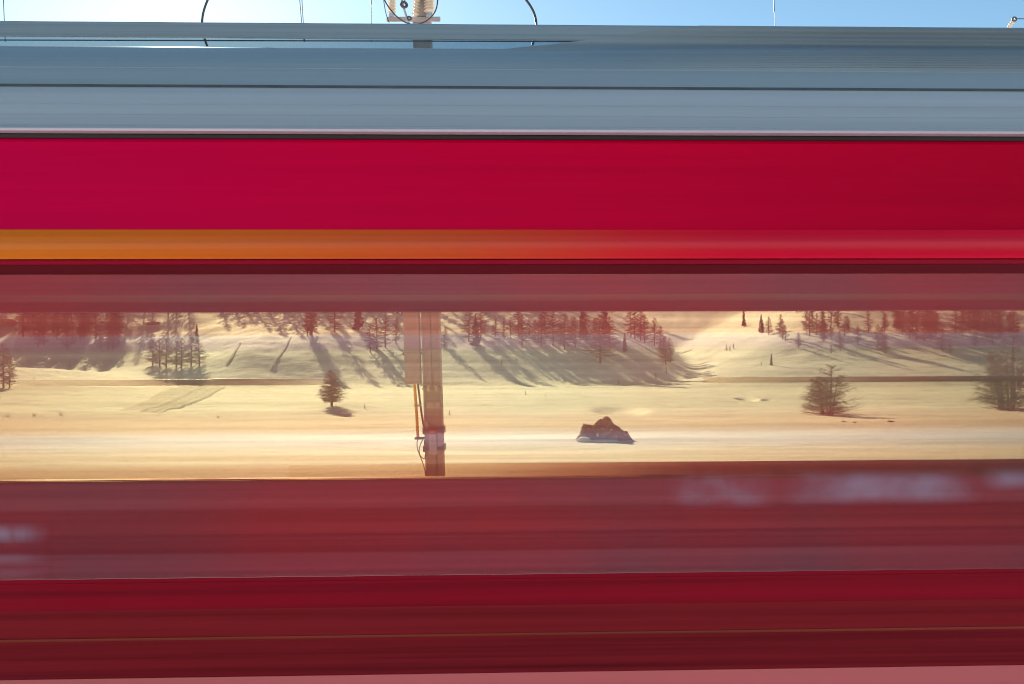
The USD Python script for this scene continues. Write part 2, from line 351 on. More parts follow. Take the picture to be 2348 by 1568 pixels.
obj('snowfield', (verts, faces), M_snow, smooth=True, kind='structure', label='wide white snowfield with shaded slopes rising behind it')

def draped(name, left, right, n=90, m=45, lift=0.06, ridge=0.22, seed=1, label=None):
    L = smooth_curve([hit(*p) for p in left], n); Rr = smooth_curve([hit(*p) for p in right], n)
    t = np.linspace(0, 1, m)
    p = L[:, None] * (1 - t)[None, :, None] + Rr[:, None] * t[None, :, None]
    rng = np.random.default_rng(seed)
    prof = rng.uniform(-1, 1, m) * ridge; prof[0] = prof[-1] = -0.25; prof[1] -= ridge * .8; prof[-2] -= ridge * .8
    end = np.clip(np.minimum(np.linspace(0, 1, n), 1 - np.linspace(0, 1, n)) * 9, 0, 1)[:, None]
    prof = np.convolve(prof, [.25, .5, .25], 'same'); prof[:3] = prof[-3:] = (-.5, -.2, 0.05)
    prof[-3:] = (0.05, -.2, -.5)
    p[..., 2] = H(p[..., 0], p[..., 1]) + lift * end - .35 * (1 - end) + prof[None] * end + 0.06 * (meshkit.noise(p * 0.7) - 0.5)
    ii, jj = np.meshgrid(np.arange(n - 1), np.arange(m - 1), indexing='ij')
    qq = np.stack([ii * m + jj, ii * m + jj + 1, (ii + 1) * m + jj + 1, (ii + 1) * m + jj], -1).reshape(-1, 4)
    f = np.vstack([qq[:, [0, 1, 2]], qq[:, [0, 2, 3]]])
    mm = trimesh.Trimesh(p.reshape(-1, 3), f, process=False)
    if mm.face_normals[:, 2].mean() < 0: mm.invert()
    obj(name, mm, M_track, smooth=True, kind='structure', label=label)
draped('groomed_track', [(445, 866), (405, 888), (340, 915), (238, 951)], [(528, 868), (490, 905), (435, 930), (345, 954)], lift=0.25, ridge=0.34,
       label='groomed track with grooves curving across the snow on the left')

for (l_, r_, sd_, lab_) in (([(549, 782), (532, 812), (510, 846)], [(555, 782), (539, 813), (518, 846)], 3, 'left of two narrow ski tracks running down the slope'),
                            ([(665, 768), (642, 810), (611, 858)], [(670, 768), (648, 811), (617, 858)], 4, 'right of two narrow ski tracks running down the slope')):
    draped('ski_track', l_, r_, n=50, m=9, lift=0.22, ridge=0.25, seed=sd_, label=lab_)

# ------------------------------------------------------------------ the train carriage
YN = 3.1; YAW = math.atan(0.032); HW = 1.35
nrm = np.array([-math.sin(YAW), math.cos(YAW), 0])
org = np.array([0, YN, 0]) + nrm * HW
train = thing('train_carriage', 'red train carriage with grey roof, orange stripe and long tinted ribbon window', 'train',
              Gf.Matrix4d(math.cos(YAW), math.sin(YAW), 0, 0, -math.sin(YAW), math.cos(YAW), 0, 0, 0, 0, 1, 0, *org, 1))
X0, X1 = -9.0, 9.0
NW = -HW            # local y of the near wall
def yl(Y): return Y - YN - HW

def extrude_x(prof, x0, x1, nx=1, thick=None):
    """sheet following prof (list of (y, z)) along x"""
    p = np.asarray(prof, float); m = len(p)
    xs = np.linspace(x0, x1, nx + 1)
    v = np.stack([np.repeat(xs, m), np.tile(p[:, 0], nx + 1), np.tile(p[:, 1], nx + 1)], -1)
    i, j = np.meshgrid(np.arange(nx), np.arange(m - 1), indexing='ij')
    q = np.stack([i * m + j, (i + 1) * m + j, (i + 1) * m + j + 1, i * m + j + 1], -1).reshape(-1, 4)
    return v, q

def prism_x(poly, x0, x1):
    from shapely.geometry import Polygon
    e = trimesh.creation.extrude_polygon(Polygon(poly), x1 - x0, engine='earcut')
    # polygon (y, z) extruded along x
    v = e.vertices.copy()
    e.vertices = np.stack([v[:, 2] + x0, v[:, 0], v[:, 1]], -1)
    return e

def bar(name, vt, vb, m, out=0.0, t=0.05, x0=X0, x1=X1, parent=train, bev=0.003, **kw):
    """a long horizontal member of the near wall between photograph rows vt and vb"""
    zt, zb = ZN(vt), ZN(vb)
    y0 = NW - out; y1 = NW + t
    poly = [(y0 + bev, zb), (y1, zb), (y1, zt), (y0 + bev, zt), (y0, zt - bev), (y0, zb + bev)]
    return obj(name, prism_x(poly, x0, x1), m, parent, **kw)

# near wall, from the gutter down
bar('gutter_lip', 302.5, 309, M_lip, out=0.050, t=0.0, bev=0.002)
bar('gutter', 309, 319.5, M_black, out=0.012, t=0.03)
# red band bulges out a little toward its foot
zt, zs = ZN(319.5), ZN(528)
prof = [(NW - 0.002, zt - 0.0), (NW - 0.010, zt - 0.012)] + [(NW - 0.010 - 0.012 * s, zt - 0.012 + (zs - zt + 0.012) * s) for s in np.linspace(0.1, 1, 8)]
poly = prof + [(NW + 0.05, zs), (NW + 0.05, zt)]
obj('upper_wall', prism_x(poly, X0, X1), M_red, train, smooth=25)
# stripe: a shallow convex moulding
z1, z2 = ZN(528.4), ZN(594)
ss = np.linspace(0, 1, 13)
arc = [(NW - 0.022 - 0.016 * math.sin(math.pi * min(1, 0.05 + s * 0.95)) ** 0.8, z1 + (z2 - z1) * s) for s in ss]
poly = arc + [(NW + 0.05, z2), (NW + 0.05, z1)]
obj('colour_stripe', prism_x(poly, X0, X1), M_stripe, train, smooth=40)
bar('window_trim', 594.5, 606, M_frame2, out=0.012, t=0.05)
GX = 3.6            # half length of the ribbon window
wf = obj('window_frame', cat_([prism_x([(NW - 0.004, ZN(628)), (NW + 0.05, ZN(628)), (NW + 0.05, ZN(606.5)), (NW - 0.004, ZN(606.5))], X0, X1)]), M_frame, train)
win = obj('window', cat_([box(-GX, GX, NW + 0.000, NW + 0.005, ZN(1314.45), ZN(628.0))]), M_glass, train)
for s in (-1, 1):
    obj('wall_panel', box(min(s * GX, s * X1), max(s * GX, s * X1), NW - 0.002, NW + 0.05, ZN(1314), ZN(628)), M_red, train)
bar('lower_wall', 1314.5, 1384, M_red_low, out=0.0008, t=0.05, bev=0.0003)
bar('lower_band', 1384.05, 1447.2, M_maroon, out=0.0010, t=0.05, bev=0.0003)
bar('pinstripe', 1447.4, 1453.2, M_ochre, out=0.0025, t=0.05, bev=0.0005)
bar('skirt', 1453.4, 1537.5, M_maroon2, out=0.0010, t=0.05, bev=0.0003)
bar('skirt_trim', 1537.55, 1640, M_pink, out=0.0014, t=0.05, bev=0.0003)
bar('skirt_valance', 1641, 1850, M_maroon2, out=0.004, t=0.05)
for (va, vb_) in ((1324, 1325.2),):
    bar('panel_bead', va, vb_, M_red_low if va < 1390 else M_maroon, out=0.0024 if va < 1390 else 0.0022, t=-0.001, bev=0.0004)

# roof
RP = [(NW - 0.004, ZN(302.5)), (NW + 0.004, ZN(285)), (NW + 0.018, 2.53 + 0.845), (NW + 0.050, 2.53 + 0.905)]
low = obj('roof_edge', cat_([extrude_x(RP, X0, X1)]), M_roof_low, train, smooth=True)
P2 = [(yl(3.153), .9075), (yl(3.19), .955), (yl(3.25), 1.015), (yl(3.33), 1.068), (yl(3.43), 1.120), (yl(3.55), 1.166), (yl(3.68), 1.2035), (yl(3.85), 1.240), (yl(4.1), 1.275), (yl(4.45), 1.288)]
P2 = [(a, b + 2.53) for a, b in P2]
from scipy.interpolate import PchipInterpolator
par = np.linspace(0, 1, len(P2)); pf = PchipInterpolator(par, np.array(P2)); half = pf(np.linspace(0, 1, 36))
full = np.vstack([half, [(-a, b) for a, b in half[::-1][1:]]])
obj('roof', cat_([extrude_x(full, X0, X1)]), M_roof, train, smooth=True)
farp = [(HW + 0.004, ZN(302.5)), (HW - 0.018, 2.53 + 0.845), (HW - 0.053, 2.53 + 0.9075)]
obj('roof_edge', cat_([extrude_x(farp[::-1], X0, X1)]), M_roof_low, train, smooth=True)
obj('roof_seam', prism_x([(NW + 0.044, 2.53 + .900), (NW + 0.056, 2.53 + .903), (NW + 0.058, 2.53 + .912), (NW + 0.046, 2.53 + .909)], X0, X1), M_seam, train)
for va, rr_ in ((236, 0.0022), (262, 0.0018), (288, 0.0022)):
    zc = ZN(va); yy = np.interp(zc, [p[1] for p in RP], [p[0] for p in RP])
    obj('roof_bead', tube([(X0, yy, zc), (X1, yy, zc)], rr_, 6), M_roof_low, train)
for y_, z_ in (half[6], half[9]):
    obj('roof_bead', tube([(X0, y_, z_), (X1, y_, z_)], 0.002, 6), M_roof, train)
# raised board along the roof with a slot of sky below it
YB = 3.82
zb0, zb1 = 2.53 + (819 - 86.5) / F * YB, 2.53 + (819 - 46.0) / F * YB
bd = obj('roof_board', prism_x([(yl(YB), zb0), (yl(YB) + 0.012, zb0 - 0.0), (yl(YB) + 0.16, 2.53 + (819 - 78.0) / F * (YB + .16)), (yl(YB) + 0.16, 2.53 + (819 - 60.0) / F * (YB + .16)), (yl(YB) + 0.03, zb1), (yl(YB) + 0.006, zb1 - 0.012)], X0, X1), M_board, train)
for xb in (-7.2, -4.4, 3.4, 6.2):
    obj('board_bracket', box(xb, xb + 0.03, yl(YB) + 0.03, yl(YB) + 0.12, 2.53 + 1.22, zb0), M_board, bd)
# fluted roof sheet on the right: flutes that run out towards the left, and a plate that closes the slot
M_fair = mat('fluted_roof_paint', {'tc': ('texture_coordinate', {}), 'sx': ('separate_xyz', {}), 'mr': ('map_range', {'from_min': -0.2, 'from_max': 1.5, 'to_min': 0.0, 'to_max': 1.0, 'clamp': True}),
    'r': ('rgb_ramp', {'ramp': [(0, (0.235, 0.275, 0.29)), (1, (0.165, 0.185, 0.195))]}), 'mp': ('mapping', {'scale': (0.15, 6, 14)}), 'n': ('noise_texture', {'scale': 1.0, 'detail': 5.0}),
    'mv': ('map_range', {'from_min': 0.3, 'from_max': 0.7, 'to_min': 0.86, 'to_max': 1.1}), 'hs': ('hsv', {}), 'p': ('principled_bsdf', {'roughness': 0.6, 'specular_ior_level': 0.25})},
    [('tc.object', 'sx.vector'), ('sx.x', 'mr.value'), ('mr.result', 'r.fac'), ('tc.object', 'mp.vector'), ('mp.vector', 'n.vector'), ('n.fac', 'mv.value'), ('mv.result', 'hs.value'), ('r.color', 'hs.color'), ('hs.color', 'p.base_color')], 'p.BSDF')
def fluted(name, curve, xs_of, nrib, amp, lift, first=None):
    tt = np.linspace(0, 1, 16 * nrib + 1)
    c = PchipInterpolator(np.linspace(0, 1, len(curve)), np.array(curve))(tt) if len(curve) > 2 else np.array(curve[0]) * (1 - tt)[:, None] + np.array(curve[1]) * tt[:, None]
    tan = np.gradient(c, axis=0); nn = np.stack([-tan[:, 1], tan[:, 0]], 1); nn /= np.linalg.norm(nn, axis=1, keepdims=True)
    ang = (c[:, 1] - 2.53) / (c[:, 0] + YN + HW); ph = (ang - ang[0]) / (ang[-1] - ang[0]) * 2 * np.pi * nrib
    rows = np.r_[[] if first is None else [first], np.linspace(0, 1, 50)[:-1], np.linspace(1, 6, 14)]
    v = np.zeros((len(rows), len(tt), 3))
    for a, k in enumerate(rows):
        x = xs_of(k, tt)
        v[a, :, 0] = x
        v[a, :, 1:] = c + nn * ((amp * sstep(-0.1, 1.5, x)) * (np.cos(ph) - 1) * -0.5 + lift)[:, None]
    m = len(tt)
    ii, jj = np.meshgrid(np.arange(len(rows) - 1), np.arange(m - 1), indexing='ij')
    qq = np.stack([ii * m + jj, (ii + 1) * m + jj, (ii + 1) * m + jj + 1, ii * m + jj + 1], -1).reshape(-1, 4)
    return obj(name, cat_([(v.reshape(-1, 3), np.vstack([qq[:, [0, 1, 2]], qq[:, [0, 2, 3]]]))]), M_fair, train, smooth=True)
hi_ = [p for p in half if 3.215 < p[0] + YN + HW < 3.70]
fluted('fluted_roof_sheet', hi_, lambda k, t: -0.2 + 0 * t + k * 1.5, 8, 0.011, 0.0016, first=-5.8)
fluted('slot_plate', [(yl(3.705), hi_[-1][1] + .004), (yl(YB) - 0.004, 2.53 + (819 - 88) / F * YB), (yl(YB) - 0.005, 2.53 + (819 - 52.5) / F * YB)], lambda k, t: -0.15 + 0.95 * t * (1 - min(k, 1)) + k * 1.5, 3, 0.009, 0.001)

M_dimmer = mat('slot_dimmer_tint', {'t': ('transparent_bsdf', {'color': (0.48, 0.54, 0.57)}), 'gl': ('glossy_bsdf', {'roughness': 0.3}), 'fr': ('fresnel', {'IOR': 1.3}), 'x': ('mix_closure', {})},  # tint chosen only to dim the sky in the slot
    [('fr.fac', 'x.fac'), ('t.BSDF', 'x.closure1'), ('gl.BSDF', 'x.closure2')], 'x.closure')
obj('added_slot_dimmer', box(X0, 0.85, yl(YB) + 0.003, yl(YB) + 0.008, 2.53 + 1.20, zb0 - 0.001), M_dimmer, train)  # added strip, there to darken the sky seen through the slot

# inside and far wall
YF = 5.74
ZF = lambda v: 2.53 + (819.0 - v) / F * YF
FT, FB = ZF(714), ZF(1092)
fy = yl(YF)
obj('inside_upper_panel', box(X0, X1, fy, HW, FT + 0.001, ZN(302.5)), M_in_top, train)
obj('inside_lower_panel', box(X0, X1, fy, HW, ZF(1330), FB - 0.001), M_in_low, train)
obj('far_window', box(-6.5, 6.5, fy + 0.020, fy + 0.024, FB, FT), M_glass_far, train)
for s in (-1, 1):
    obj('inside_wall_panel', box(min(s * 6.5, s * X1), max(s * 6.5, s * X1), fy, HW, FB, FT), M_in_low, train)
obj('outer_wall', box(X0, X1, HW + 0.001, HW + 0.012, 0.95, FB - 0.02), M_red, train)
obj('outer_wall', box(X0, X1, HW + 0.001, HW + 0.012, FT + 0.02, ZN(310)), M_red, train)
# inside trim that runs along the far wall
def inner(name, vt, vb, m, out, bev=0.006):
    zt, zb = ZF(vt), ZF(vb)
    obj(name, prism_x([(fy - out + bev, zb), (fy - 0.0005, zb), (fy - 0.0005, zt), (fy - out + bev, zt), (fy - out, zt - bev), (fy - out, zb + bev)], X0 + .01, X1 - .01), m, train)
inner('curtain_rail', 676, 690, M_in_trim, 0.03)
inner('window_head', 703, 713, M_in_low, 0.02)
inner('window_sill', 1094, 1104, M_in_low, 0.025)
inner('dado_rail', 1140, 1156, M_in_top, 0.03)
inner('heater_cover', 1168, 1214, M_in_low, 0.06, 0.02)
inner('lower_rail', 1222, 1229, M_in_trim, 0.02)
obj('ceiling', box(X0 + .01, X1 - .01, NW + 0.06, fy - 0.002, 2.53 + 0.70, 2.53 + 0.72), M_ceil, train)
obj('floor', box(X0 + .01, X1 - .01, NW + 0.06, fy - 0.002, 0.95, 1.0), M_floor, train)
for s in (-1, 1):
    obj('end_wall', box(min(s * X1, s * (X1 + .06)), max(s * X1, s * (X1 + .06)), NW, HW, 0.95, 2.53 + 0.72), M_red, train)
obj('underframe', box(X0, X1, -1.1, 1.1, 0.62, 0.94), M_maroon2, train)
# smoked strips across the far window
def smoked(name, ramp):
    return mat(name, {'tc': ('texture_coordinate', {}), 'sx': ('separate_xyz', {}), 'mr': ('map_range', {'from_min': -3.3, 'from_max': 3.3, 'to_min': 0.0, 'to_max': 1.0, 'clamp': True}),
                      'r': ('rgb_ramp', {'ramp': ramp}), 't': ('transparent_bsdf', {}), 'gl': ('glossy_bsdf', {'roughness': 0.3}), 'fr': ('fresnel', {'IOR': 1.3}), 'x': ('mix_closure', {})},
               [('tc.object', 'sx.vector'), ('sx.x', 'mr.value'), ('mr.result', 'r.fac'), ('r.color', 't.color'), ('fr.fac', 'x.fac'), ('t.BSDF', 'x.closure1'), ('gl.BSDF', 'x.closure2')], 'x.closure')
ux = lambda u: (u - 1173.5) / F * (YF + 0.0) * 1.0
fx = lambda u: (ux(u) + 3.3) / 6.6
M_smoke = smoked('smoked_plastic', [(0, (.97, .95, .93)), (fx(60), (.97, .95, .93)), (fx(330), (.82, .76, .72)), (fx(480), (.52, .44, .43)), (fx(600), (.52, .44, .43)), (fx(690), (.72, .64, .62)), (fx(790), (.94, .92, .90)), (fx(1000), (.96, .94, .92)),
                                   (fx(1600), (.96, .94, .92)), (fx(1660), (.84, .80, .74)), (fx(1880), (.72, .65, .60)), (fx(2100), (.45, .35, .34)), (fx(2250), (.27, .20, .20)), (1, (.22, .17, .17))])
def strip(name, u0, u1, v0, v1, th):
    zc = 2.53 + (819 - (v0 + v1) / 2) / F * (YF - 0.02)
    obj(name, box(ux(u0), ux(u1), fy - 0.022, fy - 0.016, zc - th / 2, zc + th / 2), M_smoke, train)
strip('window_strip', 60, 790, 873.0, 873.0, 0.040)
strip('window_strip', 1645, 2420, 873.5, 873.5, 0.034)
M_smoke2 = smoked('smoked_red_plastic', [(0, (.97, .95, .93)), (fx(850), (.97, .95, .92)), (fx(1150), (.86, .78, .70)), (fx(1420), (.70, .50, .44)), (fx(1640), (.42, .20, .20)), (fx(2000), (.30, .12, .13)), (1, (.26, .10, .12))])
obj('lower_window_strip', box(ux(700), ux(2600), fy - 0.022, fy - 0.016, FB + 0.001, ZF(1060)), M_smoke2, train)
# faded pale marks on the side
def smear(name, col, sc, lo, hi):
    return mat(name, {'tc': ('texture_coordinate', {}), 'mp': ('mapping', {'scale': sc}), 'n': ('noise_texture', {'scale': 1.0, 'detail': 3.0, 'roughness': 0.5}),
                      'r': ('rgb_ramp', {'ramp': [(lo, (0, 0, 0)), (hi, (1, 1, 1))]}), 'sp': ('separate_xyz', {}), 't': ('transparent_bsdf', {'color': (1, 1, 1)}),
                      'd': ('diffuse_bsdf', {'color': col}), 'x': ('mix_closure', {}), 'bw': ('rgb_to_bw', {}), 'ml': ('math', {'math_type': 'multiply', 'value2': 0.5})},
               [('tc.object', 'mp.vector'), ('mp.vector', 'n.vector'), ('n.fac', 'r.fac'), ('r.color', 'bw.color'), ('bw.val', 'ml.value1'), ('ml.value', 'x.fac'), ('t.BSDF', 'x.closure1'), ('d.BSDF', 'x.closure2')], 'x.closure')

M_mark = paint('faded_orange_mark', (0.34, 0.10, 0.015), 0.6, 0.2, spec=0.05)
smears = []
def faded(name, u0, u1, v0, v1, col, sc, lo, hi, amount, Yp=YN):
    xa, xb = (u0 - 1173.5) / F * Yp, (u1 - 1173.5) / F * Yp
    za, zb_ = ZN(v1), ZN(v0)
    smears.append(1)
    m = mat('faded_paint_%d' % len(smears), {'tc': ('texture_coordinate', {}), 'mp': ('mapping', {'scale': sc}), 'n': ('noise_texture', {'scale': 1.0, 'detail': 3.0, 'roughness': 0.5}),
        'mn': ('map_range', {'range_type': 'smoothstep', 'from_min': lo, 'from_max': hi, 'to_min': 0.0, 'to_max': amount}), 'sp': ('separate_xyz', {}),
        'x0': ('map_range', {'range_type': 'smoothstep', 'from_min': xa, 'from_max': xa + .13, 'to_min': 0.0, 'to_max': 1.0}),
        'x1': ('map_range', {'range_type': 'smoothstep', 'from_min': xb - .13, 'from_max': xb, 'to_min': 1.0, 'to_max': 0.0}),
        'z0': ('map_range', {'range_type': 'smoothstep', 'from_min': za, 'from_max': za + .05, 'to_min': 0.0, 'to_max': 1.0}),
        'z1': ('map_range', {'range_type': 'smoothstep', 'from_min': zb_ - .05, 'from_max': zb_, 'to_min': 1.0, 'to_max': 0.0}),
        'a': ('math', {'math_type': 'multiply'}), 'b': ('math', {'math_type': 'multiply'}), 'c': ('math', {'math_type': 'multiply'}), 'd': ('math', {'math_type': 'multiply'}),
        't': ('transparent_bsdf', {'color': (1, 1, 1)}), 'df': ('diffuse_bsdf', {'color': col}), 'x': ('mix_closure', {})},
        [('tc.object', 'mp.vector'), ('mp.vector', 'n.vector'), ('n.fac', 'mn.value'), ('tc.object', 'sp.vector'), ('sp.x', 'x0.value'), ('sp.x', 'x1.value'), ('sp.z', 'z0.value'), ('sp.z', 'z1.value'),
         ('x0.result', 'a.value1'), ('x1.result', 'a.value2'), ('z0.result', 'b.value1'), ('z1.result', 'b.value2'), ('a.value', 'c.value1'), ('b.value', 'c.value2'),
         ('c.value', 'd.value1'), ('mn.result', 'd.value2'), ('d.value', 'x.fac'), ('t.BSDF', 'x.closure1'), ('df.BSDF', 'x.closure2')], 'x.closure')
    y = NW - 0.002
    obj(name, (np.array([[xa, y, za], [xb, y, za], [xb, y, zb_], [xa, y, zb_]]), np.array([[0, 1, 2, 3]])), m, train)
PALE = (0.46, 0.37, 0.43)
faded('faded_lettering', 1515, 1800, 1078, 1174, PALE, (7, 1, 8), .16, .78, .32)
faded('faded_lettering', 1780, 2275, 1076, 1170, PALE, (6, 1, 8), .16, .78, .32)
faded('faded_lettering', 2240, 2480, 1070, 1140, PALE, (5, 1, 8), .16, .78, .32)
faded('faded_lettering', -180, 142, 1180, 1242, PALE, (18, 1, 6), .05, .78, .34)
for v0, v1 in ((1236, 1246), (1252, 1282), (1288, 1313)):
    faded('faded_lettering', -180, 142, v0 - 5, v1 + 5, PALE, (6, 1, 20), .02, .76, .32)
ORANGE = (0.55, 0.20, 0.02)
faded('faded_orange_mark', 425, 522, 1398, 1416, ORANGE, (3, 1, 20), .10, .70, .55)
faded('faded_orange_mark', 400, 490, 1408, 1426, ORANGE, (3, 1, 20), .15, .80, .30)

print('train done')

# ------------------------------------------------------------------ mast and wires
M_mast = plain('mast_concrete', (0.31, 0.28, 0.25), 0.8, var=0.12, scale=9.0, bump=0.2)
M_cover = plain('cover_steel', (0.36, 0.33, 0.31), 0.6, var=0.08, scale=5.0)
M_steel = plain('galvanised_steel', (0.45, 0.46, 0.46), 0.45, 0.6)
M_dark = plain('dark_steel', (0.10, 0.09, 0.09), 0.5, 0.4)
M_yellow = plain('yellow_pipe', (0.75, 0.45, 0.02), 0.45, var=0.06)
M_cable = plain('black_cable', (0.03, 0.035, 0.04), 0.5)
M_cer = plain('cream_ceramic', (0.62, 0.52, 0.38), 0.3, var=0.06)
M_bluebox = plain('blue_grey_box', (0.32, 0.33, 0.38), 0.5, var=0.06)
M_orange = plain('orange_red_plastic', (0.75, 0.06, 0.02), 0.5, var=0.05)
M_plate = plain('pale_plate', (0.55, 0.47, 0.36), 0.6, var=0.1)

YM = 11.0
pb = at(999.0, 1105, YM); pt = at(968, 47, YM)
ax = (pt - pb) / np.linalg.norm(pt - pb)
px = YM / F                                     # metres per photograph pixel at the mast
def mrow(v):                                     # point on the mast's axis at row v
    t = (v - 1105) / (47 - 1105.0); return pb + (pt - pb) * t
base = mrow(1105) - ax * ((mrow(1105)[2] - (H(np.array([pb[0]]), np.array([YM]))[0] - 0.3)) / ax[2])
mast = thing('catenary_mast', 'weathered grey railway mast with clamps standing behind the carriage window', 'mast')
def mbox(name, v0, v1, du0, du1, dy0, dy1, m, ch=0.004, parent=mast, top=None):
    """box along the leaning mast: rows v0..v1, du pixels either side of the axis, dy metres in front or behind"""
    a = mrow(v1); b = mrow(v0)
    L = np.linalg.norm(b - a)
    bx = box(du0 * px, du1 * px, dy0, dy1, 0, L, ch)
    e3 = ax; e1 = np.array([1.0, 0, 0]) - ax * ax[0]; e1 /= np.linalg.norm(e1); e2 = np.cross(e3, e1)
    T = np.eye(4); T[:3, 0], T[:3, 1], T[:3, 2], T[:3, 3] = e1, e2, e3, a
    bx.apply_transform(T)
    return obj(name, bx, m, parent)
vbase = 1105 + (np.linalg.norm(base - mrow(1105))) / px
mbox('pole', 47, vbase, -20.5, 20.5, -0.11, 0.11, M_mast, 0.012)
for s in (-1, 1):
    mbox('flange_edge', 47, vbase, min(s * 17.6, s * 20.8), max(s * 17.6, s * 20.8), -0.119, -0.1105, M_cover, 0.002)
mbox('pole_face_seam', 240, 884, -1.0, 1.0, -0.1125, -0.1102, M_dark, 0.0003)
for v_ in range(846, 880, 6):
    mbox('bolt_head', v_, v_ + 2.4, 2.2, 4.6, -0.114, -0.1101, M_dark, 0.0006)
mbox('joint_band', 804.5, 807, -22.5, 22.5, -0.122, 0.122, M_steel, 0.002)
for s in (-1, 1):
    mbox('clamp_bolt', 889, 893, min(s * 9, s * 23), max(s * 9, s * 23), -0.135, -0.118, M_steel, 0.003)
    mbox('clamp_nut', 884, 897, min(s * 5, s * 12), max(s * 5, s * 12), -0.145, -0.112, M_plate, 0.004)
mbox('name_plate', 922, 935, -14, 16, -0.122, -0.112, M_plate, 0.002)
mbox('plate_stud', 925, 932, 1, 7, -0.130, -0.1225, M_steel, 0.002)
mbox('cable_duct', 966, 1012, -18, -11, -0.150, -0.112, M_cover, 0.003)
mbox('clamp_bar', 981, 990, -24, 24, -0.165, -0.151, M_dark, 0.003)
mbox('clamp_bar', 1022, 1030, -24, 24, -0.165, -0.151, M_dark, 0.003)
for v0, v1 in ((981, 990), (1022, 1030)):
    for s in (-1, 1):
        mbox('clamp_end', v0 - 3, v1 + 3, s * 22 - 2, s * 22 + 2, -0.175, 0.13, M_dark, 0.003)
mbox('junction_box', 990.5, 1038, -10, 7, -0.195, -0.166, M_bluebox, 0.006)
mbox('junction_box', 990.5, 1021, 8.5, 22.5, -0.165, -0.112, M_bluebox, 0.004)
mbox('warning_tag', 984.5, 990, -9, 5, -0.200, -0.168, M_orange, 0.003)
mbox('earth_wire', 1040, vbase, 4.4, 6.2, -0.120, -0.110, M_cable, 0.002)
mbox('side_bracket', 800, 804, -36, -20.6, -0.05, 0.0, M_steel, 0.003)
mbox('side_bracket', 1000, 1006, -44, -20.6, -0.09, -0.03, M_dark, 0.003)
# cable cover hung beside the mast
def mpt(v, du, dy=0.0):
    e1 = np.array([1.0, 0, 0]); return mrow(v) + e1 * du * px + np.array([0, dy, 0])
mbox('cable_cover', 560, 880, -64.5 + 3, -27.5 + 1.5, -0.13, 0.06, M_cover, 0.012)
mbox('cover_seam', 807.5, 808.8, -62.2, -25.4, -0.1325, -0.129, M_dark, 0.0005)
for s_, du in ((-1, -64.5), (1, -22.5)):
    mbox('cover_lug', 808, 814, du - 2.5, du + 2.5, -0.06, -0.02, M_dark, 0.004)
obj('yellow_pipe', tube([mpt(878, -41.5, -.05), mpt(940, -38.5, -.06), mpt(1002, -37, -.06)], 0.0175 * 1.0, 10), M_yellow, mast, smooth=40)
obj('dark_pipe', tube([mpt(878, -34.5, -.02), mpt(945, -28, -.03), mpt(985, -22, -.05), mpt(1001, -17.5, -.12)], 0.0125, 10), M_dark, mast, smooth=40)
mbox('pipe_clip', 927, 931, -43, -27, -0.085, -0.015, M_steel, 0.003)
obj('loose_cable', tube(smooth_curve([mpt(1006, -37, -.06), mpt(1025, -38.5, -.08), mpt(1050, -30, -.10), mpt(1075, -22, -.13), mpt(1102, -20, -.13)], 30), 0.0055, 6), M_cable, mast, smooth=True)
obj('loose_cable', tube(smooth_curve([mpt(1006, -25, -.06), mpt(1020, -32, -.08), mpt(1032, -34, -.10), mpt(1046, -29, -.11), mpt(1049, -24, -.12), mpt(1030, -20, -.13), mpt(1008, -20, -.12)], 36), 0.005, 6), M_cable, mast, smooth=True)
# head of the mast: cross arm, insulators
hd = {'Y': YM}
def pbox(name, u0, u1, v0, v1, Y0, Y1, m, parent, ch=0.004):
    a, b = at(u0, v1, Y0), at(u1, v0, Y0)
    return obj(name, box(a[0], b[0], Y0, Y1, a[2], b[2], ch), m, parent)
pbox('cross_arm', 886, 1009, 38, 49, YM - .14, YM - .115, M_mast, mast)
pbox('back_plate', 954, 978, -90, 37.5, YM - .10, YM - .02, M_mast, mast)
def insulator(p0, p1, n, r0, r1):
    """ribbed ceramic between two points"""
    p0, p1 = np.array(p0), np.array(p1); L = np.linalg.norm(p1 - p0)
    pr = []
    for k in range(n):
        a = L * k / n; d = L / n
        pr += [(r0, a), (r0, a + .35 * d), (r1, a + .60 * d), (r1 * .96, a + .72 * d), (r0, a + .86 * d)]
    pr = [(0, 0)] + pr + [(r0, L), (0, L)]
    m = trimesh.creation.revolve(np.array(pr), sections=20)
    T = trimesh.geometry.align_vectors([0, 0, 1], (p1 - p0) / L); T[:3, 3] = p0
    m.apply_transform(T); return m
obj('insulator', insulator(at(898, 33, YM - .13), at(898, -60, YM - .13), 13, 0.030, 0.052), M_cer, mast, smooth=35)
obj('insulator', insulator(at(951, 37, YM - .16), at(964, -60, YM - .16), 13, 0.022, 0.045), M_cer, mast, smooth=35)
obj('insulator', insulator(at(984, 30, YM - .16), at(983, -60, YM - .16), 13, 0.040, 0.064), M_cer, mast, smooth=35)
obj('insulator_foot', tube([at(898, 40, YM - .13), at(898, 32, YM - .13)], 0.034, 14), M_steel, mast)
obj('insulator_foot', tube([at(984, 40, YM - .16), at(984, 29, YM - .16)], 0.036, 14), M_steel, mast)
rod = obj('stay_rod', tube([at(914, -30, YM - .3), at(925, 18, YM - .3), at(939, 60, YM - .3)], 0.013, 10), M_steel, mast, smooth=40)
obj('stay_rod', tube([at(921, -30, YM - .28), at(930, 14, YM - .28)], 0.010, 10), M_steel, mast, smooth=40)
